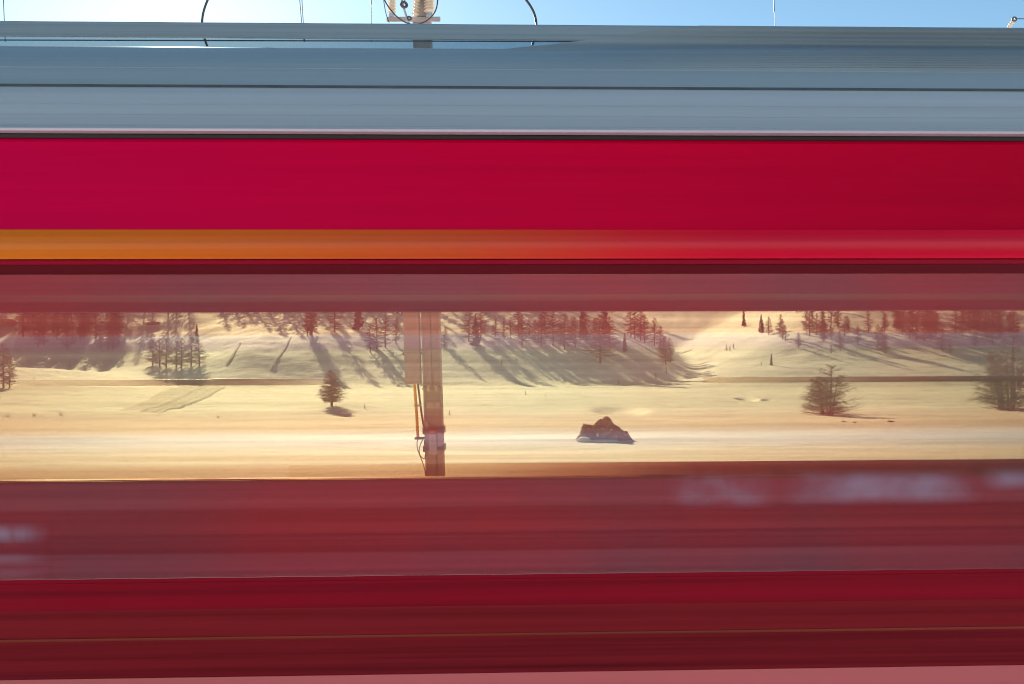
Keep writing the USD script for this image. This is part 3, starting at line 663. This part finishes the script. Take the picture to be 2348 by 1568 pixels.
for u_, v_, r_ in ((926, 11, 0.034), (938, 42, 0.022)):
    t_ = trimesh.creation.torus(r_, r_ * .42, major_sections=20, minor_sections=8); t_.apply_transform(trimesh.transformations.rotation_matrix(1.3, [1, 0.3, 0])); t_.apply_translation(at(u_, v_, YM - .31))
    obj('shackle', t_, M_dark, rod, smooth=True)
obj('loop_cable', tube(smooth_curve([at(870, -40, YM - .35), at(881, 0, YM - .35), at(895, 22, YM - .35), at(913, 41, YM - .35), at(945, 56, YM - .33), at(983, 44, YM - .33), at(998, 25, YM - .34), at(1003, 0, YM - .35), at(1002, -40, YM - .35)], 60), 0.0075, 8), M_cable, mast, smooth=True)
obj('loop_cable', tube(smooth_curve([at(874, -40, YM - .2), at(880, 5, YM - .2), at(887, 39, YM - .2), at(892, 52, YM - .2)], 20), 0.005, 6), M_cable, mast, smooth=True)

YC = 8.4
def wire(name, pts, r, label, cat='wire', m=M_cable, n=40, group=None):
    o = obj(name, tube(smooth_curve(pts, n) if len(pts) > 2 else pts, r, 7), m, smooth=True)
    return cd(o, label=label, category=cat, group=group)
wire('contact_wire', [at(-900, 90, YC), at(1173, 95, YC), at(3200, 102, YC)], 0.006, 'thin contact wire running along the slot below the roof board')
wire('connector_cable', [at(512, -110, YC), at(476, 0, YC), at(463.5, 45, YC), at(466, 78, YC), at(475, 106, YC)], 0.0105, 'thick curved connector cable at the left, bowed like an opening bracket')
wire('connector_cable', [at(1160, -110, YC), at(1206, 0, YC), at(1224, 30, YC), at(1229, 52, YC), at(1227, 80, YC), at(1220, 104, YC)], 0.0115, 'thick curved connector cable right of the insulators, bowed like a closing bracket')
for u0, u1, lab in ((8, 12, 'fine dropper wire at the far left edge of the sky'), (687, 697, 'left one of two close fine dropper wires above the roof'), (692, 698.5, 'right one of two close fine dropper wires above the roof'),
                    (851, 851.5, 'fine dropper wire just left of the insulators'), (1774, 1777, 'fine dropper wire alone in the right half of the sky')):
    wire('dropper_wire', [at(u0 - 3, -110, YC), at(u0, 0, YC), at(u1, 96, YC)], 0.0035, lab)
# clamp with wire at the top right corner
cl = thing('wire_clamp', 'small pale insulator clamp on a wire in the upper right corner', 'clamp')
obj('clamp_body', insulator(at(2311, 64, YC), at(2324, 45, YC), 4, 0.010, 0.020), M_cer, cl, smooth=35)
t_ = trimesh.creation.torus(0.017, 0.008, major_sections=18, minor_sections=8); t_.apply_transform(trimesh.transformations.rotation_matrix(1.5, [1, 0, 0])); t_.apply_translation(at(2325, 44, YC - .01))
obj('clamp_eye', t_, M_dark, cl, smooth=True)
obj('stay_wire', tube([at(2326, 43, YC), at(2600, 47, YC)], 0.004, 6), M_cable, cl)
obj('hanger_wire', tube([at(2311, 64, YC), at(2308, 100, YC)], 0.0045, 6), M_cable, cl)

# sign cut by the right edge of the window
M_sign = plain('dark_sign_enamel', (0.05, 0.045, 0.085), 0.5, var=0.05)
M_white = plain('white_enamel', (0.80, 0.78, 0.74), 0.5, var=0.03)
YS = 9.2
sg = thing('station_sign', 'dark blue sign with white lettering at the right edge behind the window', 'sign')
a, b = at(2331, 888, YS), at(2520, 848, YS)
obj('sign_panel', box(a[0], b[0], YS, YS + 0.03, a[2], b[2], 0.004), M_sign, sg)
tm = meshkit.text_mesh('L', (b[2] - a[2]) * 0.62, 0.004, bold=True)
tm.apply_transform(trimesh.transformations.rotation_matrix(math.pi / 2, [1, 0, 0])); q_ = at(2341, 880.5, YS); tm.apply_translation([q_[0], YS - 0.0005, q_[2]])
obj('letter', tm, M_white, sg)
obj('sign_post', box((a[0] + b[0]) / 2 - .03, (a[0] + b[0]) / 2 + .03, YS + 0.031, YS + 0.09, H(np.array([4.]), np.array([YS]))[0] - .2, b[2] + .02, 0.004), M_steel, sg)

# ------------------------------------------------------------------ rock
M_rock = mat('boulder', {
    'g': ('geometry', {}), 'n': ('noise_texture', {'scale': 3.5, 'detail': 8.0, 'roughness': 0.65}), 'r': ('rgb_ramp', {'ramp': [(0.3, (0.09, 0.065, 0.06)), (0.5, (0.24, 0.18, 0.165)), (0.7, (0.42, 0.34, 0.29))]}),
    'sx': ('separate_xyz', {}), 'sp': ('separate_xyz', {}), 'n2': ('noise_texture', {'scale': 1.6, 'detail': 5.0}),
    'ad': ('math', {'math_type': 'multiply'}), 'mr': ('map_range', {'from_min': 0.22, 'from_max': 0.42, 'to_min': 0.0, 'to_max': 1.0, 'clamp': True}),
    'mx': ('mix_color', {'b': (0.26, 0.12, 0.045)}), 'bp': ('bump', {'strength': 0.8, 'distance': 0.06}), 'p': ('principled_bsdf', {'roughness': 0.85})},
    [('g.position', 'n.vector'), ('n.fac', 'r.fac'), ('g.normal', 'sx.vector'), ('g.position', 'n2.vector'), ('sx.z', 'ad.value1'), ('n2.fac', 'ad.value2'), ('ad.value', 'mr.value'),
     ('mr.result', 'mx.fac'), ('r.color', 'mx.a'), ('mx.result', 'p.base_color'), ('n.fac', 'bp.height'), ('bp.normal', 'p.normal')], 'p.BSDF')
rb = hit(1388, 1011)
DR = rb[1]; rp = DR / F
rock = thing('boulder', 'brown snow-dusted boulder with a pointed top lying on the open snow', 'rock')
outline = [(1320, 1012), (1328, 1000), (1335, 986), (1340, 974), (1345, 972), (1349, 980), (1362, 979), (1368, 972), (1380, 965), (1391, 958), (1398, 962), (1408, 974), (1420, 981), (1435, 993), (1447, 1005), (1454, 1012)]
ou = np.array([o[0] for o in outline], float); ov = np.array([o[1] for o in outline], float)
us = np.linspace(1320, 1454, 90); tops = np.interp(us, ou, ov)
ds = np.linspace(-1, 1, 50)
G = np.zeros((90, 50, 3))
for a_, (u_, t_) in enumerate(zip(us, tops)):
    hgt = (1012 - t_) * rp
    w = 0.9 * math.sqrt(max(0, 1 - ((u_ - 1387) / 68) ** 2)) + 0.02
    for b_, d_ in enumerate(ds):
        prof_ = max(0.0, 1 - abs(d_ + 0.1 * math.sin(u_ * .1)) ** 1.7)
        G[a_, b_] = (rb[0] + (u_ - 1388) * rp, rb[1] + 0.6 + d_ * w, rb[2] - 0.12 + hgt * prof_ + 0.12 * prof_)
nz = meshkit.fbm(G * 2.6, 4, 11) - 0.5
G[..., 2] += 0.13 * (meshkit.noise(G * 9.0) - 0.5) * np.clip((G[..., 2] - rb[2]) * 4, 0, 1)
G[..., 2] += 0.46 * nz * np.clip((G[..., 2] - rb[2]) * 4, 0, 1)
G[..., 1] += 0.16 * (meshkit.noise(G * 8.0 + 3) - 0.5) + 0.45 * (meshkit.fbm(G * 3.1 + 9, 3, 4) - 0.5)
ii, jj = np.meshgrid(np.arange(89), np.arange(49), indexing='ij')
qq = np.stack([ii * 50 + jj, (ii + 1) * 50 + jj, (ii + 1) * 50 + jj + 1, ii * 50 + jj + 1], -1).reshape(-1, 4)
obj('stone', (G.reshape(-1, 3), qq), M_rock, rock, smooth=25)
def drift(u, v, wu, h, d, off, seed):
    s = trimesh.creation.icosphere(3, 1.0); p_ = s.vertices.copy()
    p_ = p_ * (1 + 0.35 * (meshkit.noise(p_ * 1.7 + seed) - 0.5))[:, None]
    p_[:, 2] = np.maximum(p_[:, 2], -0.3)
    c_ = np.array([rb[0] + (u - 1388) * rp, rb[1] + off, rb[2] + (1012 - v) * rp])
    s.vertices = p_ * [wu * rp, d, h * rp] + c_
    return s
obj('snow_drift', drift(1337, 1009, 17, 8, .35, -.35, 3), M_snow, rock, smooth=True)
obj('snow_drift', drift(1382, 1011, 34, 4.5, .30, -.42, 5), M_snow, rock, smooth=True)
for (u_, v_, w_, h_, seed) in ((1370, 1000, 3.2, 6, 1), (1382, 984, 3, 1.6, 2), (1396, 976, 3.5, 1.2, 4), (1401, 987, 2.2, 3.5, 6), (1412, 1001, 4, 1.5, 9)):
    yy_ = G[int((u_ - 1320) / 134 * 89), :, :]; k_ = np.argmin(np.abs(yy_[:25, 2] - (rb[2] + (1012 - v_) * rp)))
    obj('snow_patch', drift(u_, v_, w_, h_, .10, yy_[k_, 1] - rb[1] + 0.03, seed), M_snow, rock, smooth=True)

# ------------------------------------------------------------------ trees
def bark(name, col): return plain(name, col, 0.9, var=0.25, scale=3.0)
M_bark = bark('larch_bark', (0.085, 0.058, 0.045)); M_twig = bark('larch_twigs', (0.17, 0.10, 0.06)); M_twig2 = bark('bush_twigs', (0.20, 0.135, 0.075))
M_needle = mat('pine_needles', {'oi': ('geometry', {}), 'r': ('rgb_ramp', {'ramp': [(0.0, (0.018, 0.026, 0.016)), (1.0, (0.055, 0.062, 0.032))]}),
                                'p': ('principled_bsdf', {'roughness': 0.8})}, [('oi.random_per_island', 'r.fac'), ('r.color', 'p.base_color')], 'p.BSDF')

def trunk_pts(h, rng, bend):
    t = np.linspace(0, 1, 9)
    return np.stack([bend * h * np.sin(t * 2.3 + rng.uniform(0, 6)) * t, bend * h * np.cos(t * 1.9 + rng.uniform(0, 6)) * t, t * h - 0.4 * (t == 0)], -1)

def larch(rng, h=12.0, width=0.17, nb=95, tw=6, stems=1, spread=0.05, start=0.10, tr=0.013, br=1.0, bend=.012, low=.45, rise=0.0, splay=0.0):
    """returns trunk mesh, crown mesh (bare branches and twigs)"""
    T, P0, P1, R0, R1 = [], [], [], [], []
    for s in range(stems):
        a = rng.uniform(0, 6.28); hh = h * (1 if s == 0 else rng.uniform(.72, .97) * (1 - 1.2 * splay))
        tp = trunk_pts(hh, rng, bend); off = np.array([math.cos(a), math.sin(a), 0]) * (0 if stems == 1 else spread * h * rng.uniform(.3, 1))
        tp = tp + off; tt_ = np.linspace(0, 1, 9)
        tp = tp + np.array([math.cos(a), math.sin(a), 0])[None] * (splay * hh * tt_ ** 1.2)[:, None] * (s > 0)
        T.append(tube(tp, tr * hh * (1 - tt_) ** 0.9 + 0.015, 7))
        for k in range(int(nb * hh / h)):
            t = start + (1 - start) * (k + rng.uniform(0, 1)) / (nb * hh / h); t = min(t, .995)
            b0 = np.array([np.interp(t, tt_, tp[:, c]) for c in range(3)])
            L = hh * width * ((1 - t) ** 0.75) * rng.uniform(0.55, 1.15) * min(1, low + 3.0 * (t - start)) + 0.25
            an = rng.uniform(0, 6.283); d = np.array([math.cos(an), math.sin(an), 0])
            up_ = rng.uniform(-0.35, 0.12) + 0.5 * t + rise
            r0 = (0.020 + 0.012 * L) * br
            prev = b0
            for sgm in range(3):
                z = up_ + (-0.12, 0.05, 0.28)[sgm]
                v_ = d + np.array([0, 0, z]) + rng.normal(0, .10, 3)
                nx_ = prev + v_ / np.linalg.norm(v_) * L / 3
                P0.append(prev); P1.append(nx_); R0.append(r0 * (1 - sgm / 3.4)); R1.append(r0 * (1 - (sgm + 1) / 3.4))
                for w_ in range(tw // 2 if sgm == 0 else tw):
                    f_ = rng.uniform(0.1, 1); q0 = prev + (nx_ - prev) * f_
                    sd_ = np.array([-d[1], d[0], 0]) * rng.choice([-1, 1]) * rng.uniform(.3, 1) + d * rng.uniform(.2, .8) + np.array([0, 0, rng.uniform(-.7, .5)])
                    ln = L * rng.uniform(.12, .30) + .10
                    P0.append(q0); P1.append(q0 + sd_ / np.linalg.norm(sd_) * ln); R0.append(0.013 * br); R1.append(0.006 * br)
                prev = nx_
    return cat_(T), sticks(P0, P1, R0, R1)

def pine(rng, h=9.0, width=0.17, n=2600, droop=.3, blunt=.8):
    tt_ = np.linspace(0, 1, 9); tp = trunk_pts(h, rng, .006)
    T = tube(tp, 0.016 * h * (1 - tt_) + 0.02, 7)
    nb = 150
    V, Fc = [], []
    cnt = 0
    for k in range(nb):
        t = 0.05 + 0.95 * (k + rng.uniform()) / nb
        an = rng.uniform(0, 6.283); d = np.array([math.cos(an), math.sin(an), 0])
        L = h * width * ((1 - t) ** blunt * .92 + .05) * rng.uniform(.6, 1.12)
        m = max(4, int(n / nb * (0.3 + 1.4 * (1 - t))))
        f_ = rng.uniform(0.1, 1, m) ** .7
        c_ = np.array([0, 0, t * h]) + d * (f_ * L)[:, None] + np.stack([0 * f_, 0 * f_, -droop * L * f_ + .25 * L * f_ ** 2], -1) + rng.normal(0, .05 * L + .03, (m, 3))
        sz = h * 0.024 * rng.uniform(.6, 1.5, m)
        a_ = rng.normal(0, 1, (m, 3)); a_ /= np.linalg.norm(a_, axis=1, keepdims=True)
        b_ = rng.normal(0, 1, (m, 3)); b_ = np.cross(a_, b_); b_ /= np.linalg.norm(b_, axis=1, keepdims=True)
        V.append(np.stack([c_ + a_ * sz[:, None], c_ + (b_ * .6 - a_ * .5) * sz[:, None], c_ - (b_ * .6 + a_ * .5) * sz[:, None]], 1).reshape(-1, 3))
        cnt += m
    V = np.vstack(V); Fc = np.arange(len(V)).reshape(-1, 3)
    return T, trimesh.Trimesh(V, Fc, process=False)

rngs = np.random.default_rng(20)
kinds = {}
def kind(key, name, maker, mt, mc, **kw): kinds[key] = [name, maker, mt, mc, kw, None, None]
def add_tree(key, pos, height, label, cat, group=None, rz=None, sx=1.0):
    K = kinds[key]
    if rz is None: rz = rngs.uniform(0, 6.28)
    if K[5] is None:
        r_ = np.random.default_rng(abs(hash_(key)) % 10000)
        t, c = K[1](r_, **K[4]); K[6] = float(max(c.bounds[1][2], t.bounds[1][2]))
        m4 = place(pos, rz, height / K[6], sx=sx)
        o = thing(K[0], label, cat, m4, group)
        obj('trunk', t, K[2], o, smooth=50); obj('crown', c, K[3], o)
        K[5] = o
        return o
    return copy_of(K[5], K[0], label, cat, place(pos, rz, height / K[6], sx=sx), group)
def hash_(s): return sum((i_ + 1) * 131 * ord(ch) for i_, ch in enumerate(s))
for k_ in 'abcd': kind('larch_' + k_, 'larch_tree', larch, M_bark, M_twig, h=12.0, width=(.21, .25, .18, .23)[ord(k_) - 97], nb=(95, 115, 85, 105)[ord(k_) - 97], tw=11, br=2.0, tr=.013)
kind('clump', 'larch_clump', larch, M_bark, M_twig, h=12.0, width=.20, nb=75, tw=9, stems=5, spread=.075, br=2.2, tr=.013)
for k_ in 'ab': kind('pine_' + k_, 'pine_tree', pine, M_bark, M_needle, h=9.0, width=(.17, .21)[ord(k_) - 97], n=2400)
kind('shrub', 'pine_sapling', pine, M_bark, M_needle, h=2.0, width=.30, n=420, blunt=.7)
kind('lone', 'larch_tree', larch, M_bark, M_twig, h=6.0, width=.31, nb=120, tw=12, stems=2, spread=.02, br=1.2, tr=.018, start=.12)
kind('bush', 'bushy_tree', larch, M_bark, M_twig2, h=4.2, width=.42, nb=40, tw=8, stems=8, spread=.13, br=.80, tr=.011, start=.02, bend=.03, low=1.0, rise=.18, splay=.13)
kind('bush_big', 'bushy_tree', larch, M_bark, M_twig2, h=6.0, width=.36, nb=42, tw=8, stems=8, spread=.12, low=.9, rise=.16, splay=.12, br=.95, tr=.015, start=.03, bend=.02)

def tree_at(key, u, v, hpx, label, cat='tree', group=None, sx=1.0, start=22.0):
    p = hit(u, v, start)
    if key.startswith('larch'): sx = sx * 1.55
    if p is None or p[1] > 900: 
        print('miss', key, u, v); return
    return add_tree(key, p, hpx / F * p[1], label, cat, group, sx=sx)

# single trees the picture tells apart
tree_at('lone', 760, 930, 82, 'lone brown larch with twin trunks on the knoll left of the mast', sx=1.5)
tree_at('clump', 712, 768, 100, 'tall clump of bare larch trunks at the upper left of the lone larch', sx=1.15)
tree_at('larch_c', 767, 761, 85, 'bare larch just right of the tall larch clump')
tree_at('pine_b', 822, 757, 80, 'dark dense pine between the larches and the mast')
tree_at('larch_b', 8, 889, 104, 'tall bare larch cut by the left edge of the window')
tree_at('larch_c', 22, 889, 70, 'thin bare larch beside the tall one at the left edge')
tree_at('pine_a', 451, 772, 30, 'small dark pine above the leftmost larch group')
tree_at('larch_b', 1376, 832, 112, 'broad larch standing forward of the central wood, lowest on its slope', sx=1.2)
tree_at('pine_a', 1432, 808, 46, 'dark narrow pine on the shaded flank below the ridge larches')
tree_at('pine_b', 1386, 775, 90, 'tall dark pine at the right end of the central wood')
tree_at('pine_a', 1336, 775, 80, 'dark pine inside the central wood')
tree_at('pine_b', 1090, 795, 75, 'dark pine right of the mast')
tree_at('pine_a', 1705, 749, 42, 'dark pine at the top left of the right-hand hill')
tree_at('pine_b', 1745, 764, 44, 'dark pine second from the left on the right-hand hill')
tree_at('larch_d', 1762, 768, 42, 'larch touching the second dark pine of the right-hand hill')
tree_at('pine_a', 1768, 838, 28, 'small round-topped pine alone on the sunny slope at the right')
tree_at('larch_c', 1905, 811, 22, 'little bare larch alone below the right-hand wood')
tree_at('pine_a', 1944, 757, 22, 'small dark pine in the snow gap of the right-hand wood')
tree_at('bush', 1896, 951, 118, 'wide bare bushy tree with many stems in the middle of the right half', sx=1.5, start=68)
tree_at('bush_big', 2312, 938, 175, 'largest bare bushy tree, cut by the right edge of the window', sx=1.4, start=68)
for u, v, h in ((1665, 804, 15), (1673, 805, 12), (1681, 800, 13)):
    tree_at('shrub', u, v, h, {1665: 'left sapling of the three dark saplings in the sunlit gap', 1673: 'middle, lower sapling of the three dark saplings', 1681: 'right sapling of the three dark saplings in the sunlit gap'}[u], 'sapling')
for u, v, h, lab in ((1150, 839, 14, 'dark sapling in the streaky shadows right of the mast'), (1418, 882, 13, 'dark sapling at the foot of the shaded slope'), (1503, 869, 15, 'dark sapling at the end of the long shadows'),
                     (1527, 856, 14, 'dark sapling highest at the foot of the ridge'), (836, 937, 11, 'small sapling just right of the lone larch'), (1030, 951, 11, 'small sapling touching the right side of the mast'),
                     (1205, 906, 10, 'left one of two tiny saplings on the pale flat snow'), (1250, 909, 7, 'right one of two tiny saplings on the pale flat snow'), (160, 843, 15, 'dark sapling on the left snow shoulder'),
                     (131, 842, 9, 'smaller sapling beside the dark one on the left shoulder'), (621, 866, 7, 'tiny sapling where the groomed track meets the slope'), (1745, 838, 9, 'tiny sapling left of the round-topped pine'),
                     (2157, 801, 9, 'tiny sapling among the shadows of the right-hand wood'), (78, 870, 8, 'tiny sapling right of the left edge larches')):
    tree_at('shrub', u, v, h, lab, 'sapling')
def stone(u, v, w, hgt, label, seed, long=1.6):
    p = hit(u, v, 24.0); k = p[1] / F
    m = trimesh.creation.icosphere(3, 1.0); n_ = meshkit.fbm(m.vertices * 1.9 + seed, 3, seed) - 0.5
    m.vertices = m.vertices * (1 + 0.9 * n_)[:, None] * [w * k / 2, w * k / 2 * long * .6, hgt * k] + [p[0], p[1], p[2] - hgt * k * .15]
    o = obj('stone', m, M_rock, smooth=40); cd(o, label=label, category='stone')
stone(1934, 967, 11, 2.6, 'small dark stone left of two others on the snow under the bushy tree', 3)
stone(1958, 969, 9, 2.6, 'small dark stone in the middle of three under the bushy tree', 8)
stone(2041, 967, 17, 3.2, 'flat dark stone, rightmost of three on the snow', 13)
stone(14, 744, 46, 17, 'dark rock outcrop at the upper left corner of the window', 21)
stone(352, 742, 30, 6, 'low dark outcrop in the gap above the small larch group', 5)
M_grass = plain('dry_stalks', (0.20, 0.14, 0.07), 0.9)
def stalks(u, v, hpx, n, label, seed):
    p = hit(u, v, 24.0); k = p[1] / F; r = np.random.default_rng(seed)
    b = np.stack([r.normal(0, hpx * k * .25, n), r.normal(0, hpx * k * .2, n), np.full(n, -.05)], -1) + p
    t = b + np.stack([r.normal(0, .22, n), r.normal(0, .15, n), r.uniform(.5, 1.05, n)], -1) * hpx * k
    o = obj('grass_tuft', sticks(b, t, np.full(n, .3 * k), np.full(n, .12 * k)), M_grass); cd(o, label=label, category='grass tuft')
stalks(140, 953, 15, 14, 'tallest tuft of dry stalks on the snow edge at the left', 2)
stalks(78, 954, 8, 16, 'low tuft of dry stalks left of the tallest one', 4)
stalks(16, 956, 9, 14, 'thin tuft of dry stalks by the left edge', 6)
stalks(376, 955, 17, 1, 'single upright stake beside the groomed track', 8)
stalks(500, 957, 6, 12, 'tiny tuft of dry stalks at the foot of the groomed track', 9)
# groups
G_left = 'larches of the shaded wood at the upper left'; G_low = 'larches of the small group below the left wood'; G_mid = 'larches of the central wood'; G_ridge = 'larches along the bright ridge'; G_right = 'larches of the wood on the right-hand hill'
rg = np.random.default_rng(7)
def pick(): return 'larch_' + 'abcd'[rg.integers(4)]
ORD = ['leftmost', 'second from the left', 'third from the left', 'fourth from the left', 'middle', 'fourth from the right', 'third from the right', 'second from the right', 'rightmost']
def third(u, a, b): return ('left', 'middle', 'right')[int(min(2, max(0, 3 * (u - a) / (b - a))))]
for u in np.r_[rg.normal(95, 26, 9), rg.normal(180, 24, 11), rg.normal(262, 22, 10), rg.uniform(50, 330, 4)]:
    tree_at(pick(), u + rg.uniform(-6, 6), rg.uniform(735, 806), rg.uniform(38, 92), 'bare larch in the %s third of the shaded wood at the upper left' % third(u, 45, 335), group=G_left + ', ' + third(u, 45, 335) + ' third')
for u in np.r_[np.linspace(10, 430, 18), np.linspace(500, 610, 5)]:
    tree_at(pick(), u + rg.uniform(-8, 8), rg.uniform(690, 714), rg.uniform(60, 85), 'bare larch high behind the front rows of the upper left wood', group=G_left + ', upper rows')
for k_, (u, v, h) in enumerate(((350, 836, 58), (366, 841, 66), (381, 843, 62), (404, 842, 60), (416, 845, 70), (438, 838, 66), (457, 840, 62))):
    tree_at(pick(), u, v, h, 'bare larch, %s of seven in the small group below the left wood' % (ORD[:3] + ['middle one'] + ORD[-3:])[k_], sx=1.35)
for u, v, h in ((848, 800, 80), (866, 806, 78), (884, 802, 76), (905, 790, 74), (1022, 800, 60), (1075, 790, 80), (1104, 780, 75), (1138, 778, 66), (1152, 780, 62), (1168, 772, 66), (1186, 776, 70), (1200, 788, 66), (1212, 772, 60), (1226, 780, 72),
                (1240, 790, 66), (1252, 772, 66), (1266, 784, 70), (1282, 776, 62), (1296, 796, 78), (1308, 780, 66), (1322, 790, 76), (1345, 780, 64), (1362, 785, 76), (1400, 800, 66)):
    w_ = 'left of the mast' if u < 940 else 'just right of the mast' if u < 1120 else 'in the %s third of the central wood' % third(u, 1130, 1400)
    tree_at(pick(), u + rg.uniform(-4, 4), v + rg.uniform(-8, 8), h * rg.uniform(.6, 1.2), 'bare larch ' + w_, group=G_mid + ', ' + w_)
for u in np.linspace(640, 1400, 38):
    tree_at(pick(), u + rg.uniform(-8, 8), rg.uniform(692, 722 if u > 850 else 708), rg.uniform(60, 85), 'bare larch high behind the front rows of the central wood', group=G_mid + ', upper rows')
for k_, (u, v, h) in enumerate(((1446, 772, 70), (1455, 776, 76), (1468, 781, 70), (1478, 786, 66), (1500, 792, 64), (1514, 806, 60), (1520, 818, 50), (1526, 836, 66), (1536, 832, 58))):
    tree_at(pick(), u, v, h, 'bare larch, %s of the nine on the ridge against the bright snow' % ORD[k_])
RT_ = [(1788, 770, 50), (1793, 778, 46), (1830, 798, 36), (1856, 770, 62), (1872, 768, 50), (1848, 760, 50), (1926, 803, 48), (1966, 788, 44), (2012, 800, 56), (2024, 808, 60), (2030, 812, 40), (2085, 775, 62), (2100, 780, 60), (2118, 784, 64),
       (2160, 806, 54), (2178, 814, 36), (2236, 796, 38), (2260, 785, 50), (2275, 790, 46), (2205, 770, 56), (2190, 765, 60), (2222, 762, 60), (2240, 765, 58), (2140, 765, 60), (1990, 765, 56), (2290, 772, 55), (2330, 790, 52), (1905, 745, 50), (2060, 757, 50)]
for k_ in range(14): RT_.append((rg.uniform(1780, 2060), rg.uniform(735, 790), rg.uniform(30, 56)))
for k_ in range(26): RT_.append((rg.uniform(2050, 2345), rg.uniform(735, 782), rg.uniform(50, 66)))
for u, v, h in RT_:
    w_ = 'sparse left part' if u < 2000 else 'middle part' if u < 2180 else 'dense right part'
    tree_at(pick(), u, v, h, 'bare larch in the %s of the wood on the right-hand hill' % w_, group=G_right + ', ' + w_)
for u in np.linspace(1800, 2340, 18):
    tree_at(pick(), u + rg.uniform(-8, 8), rg.uniform(695, 722), rg.uniform(55, 75), 'bare larch high behind the front rows on the right-hand hill', group=G_right + ', upper rows')
print('prims', sum(1 for _ in stage.Traverse()))
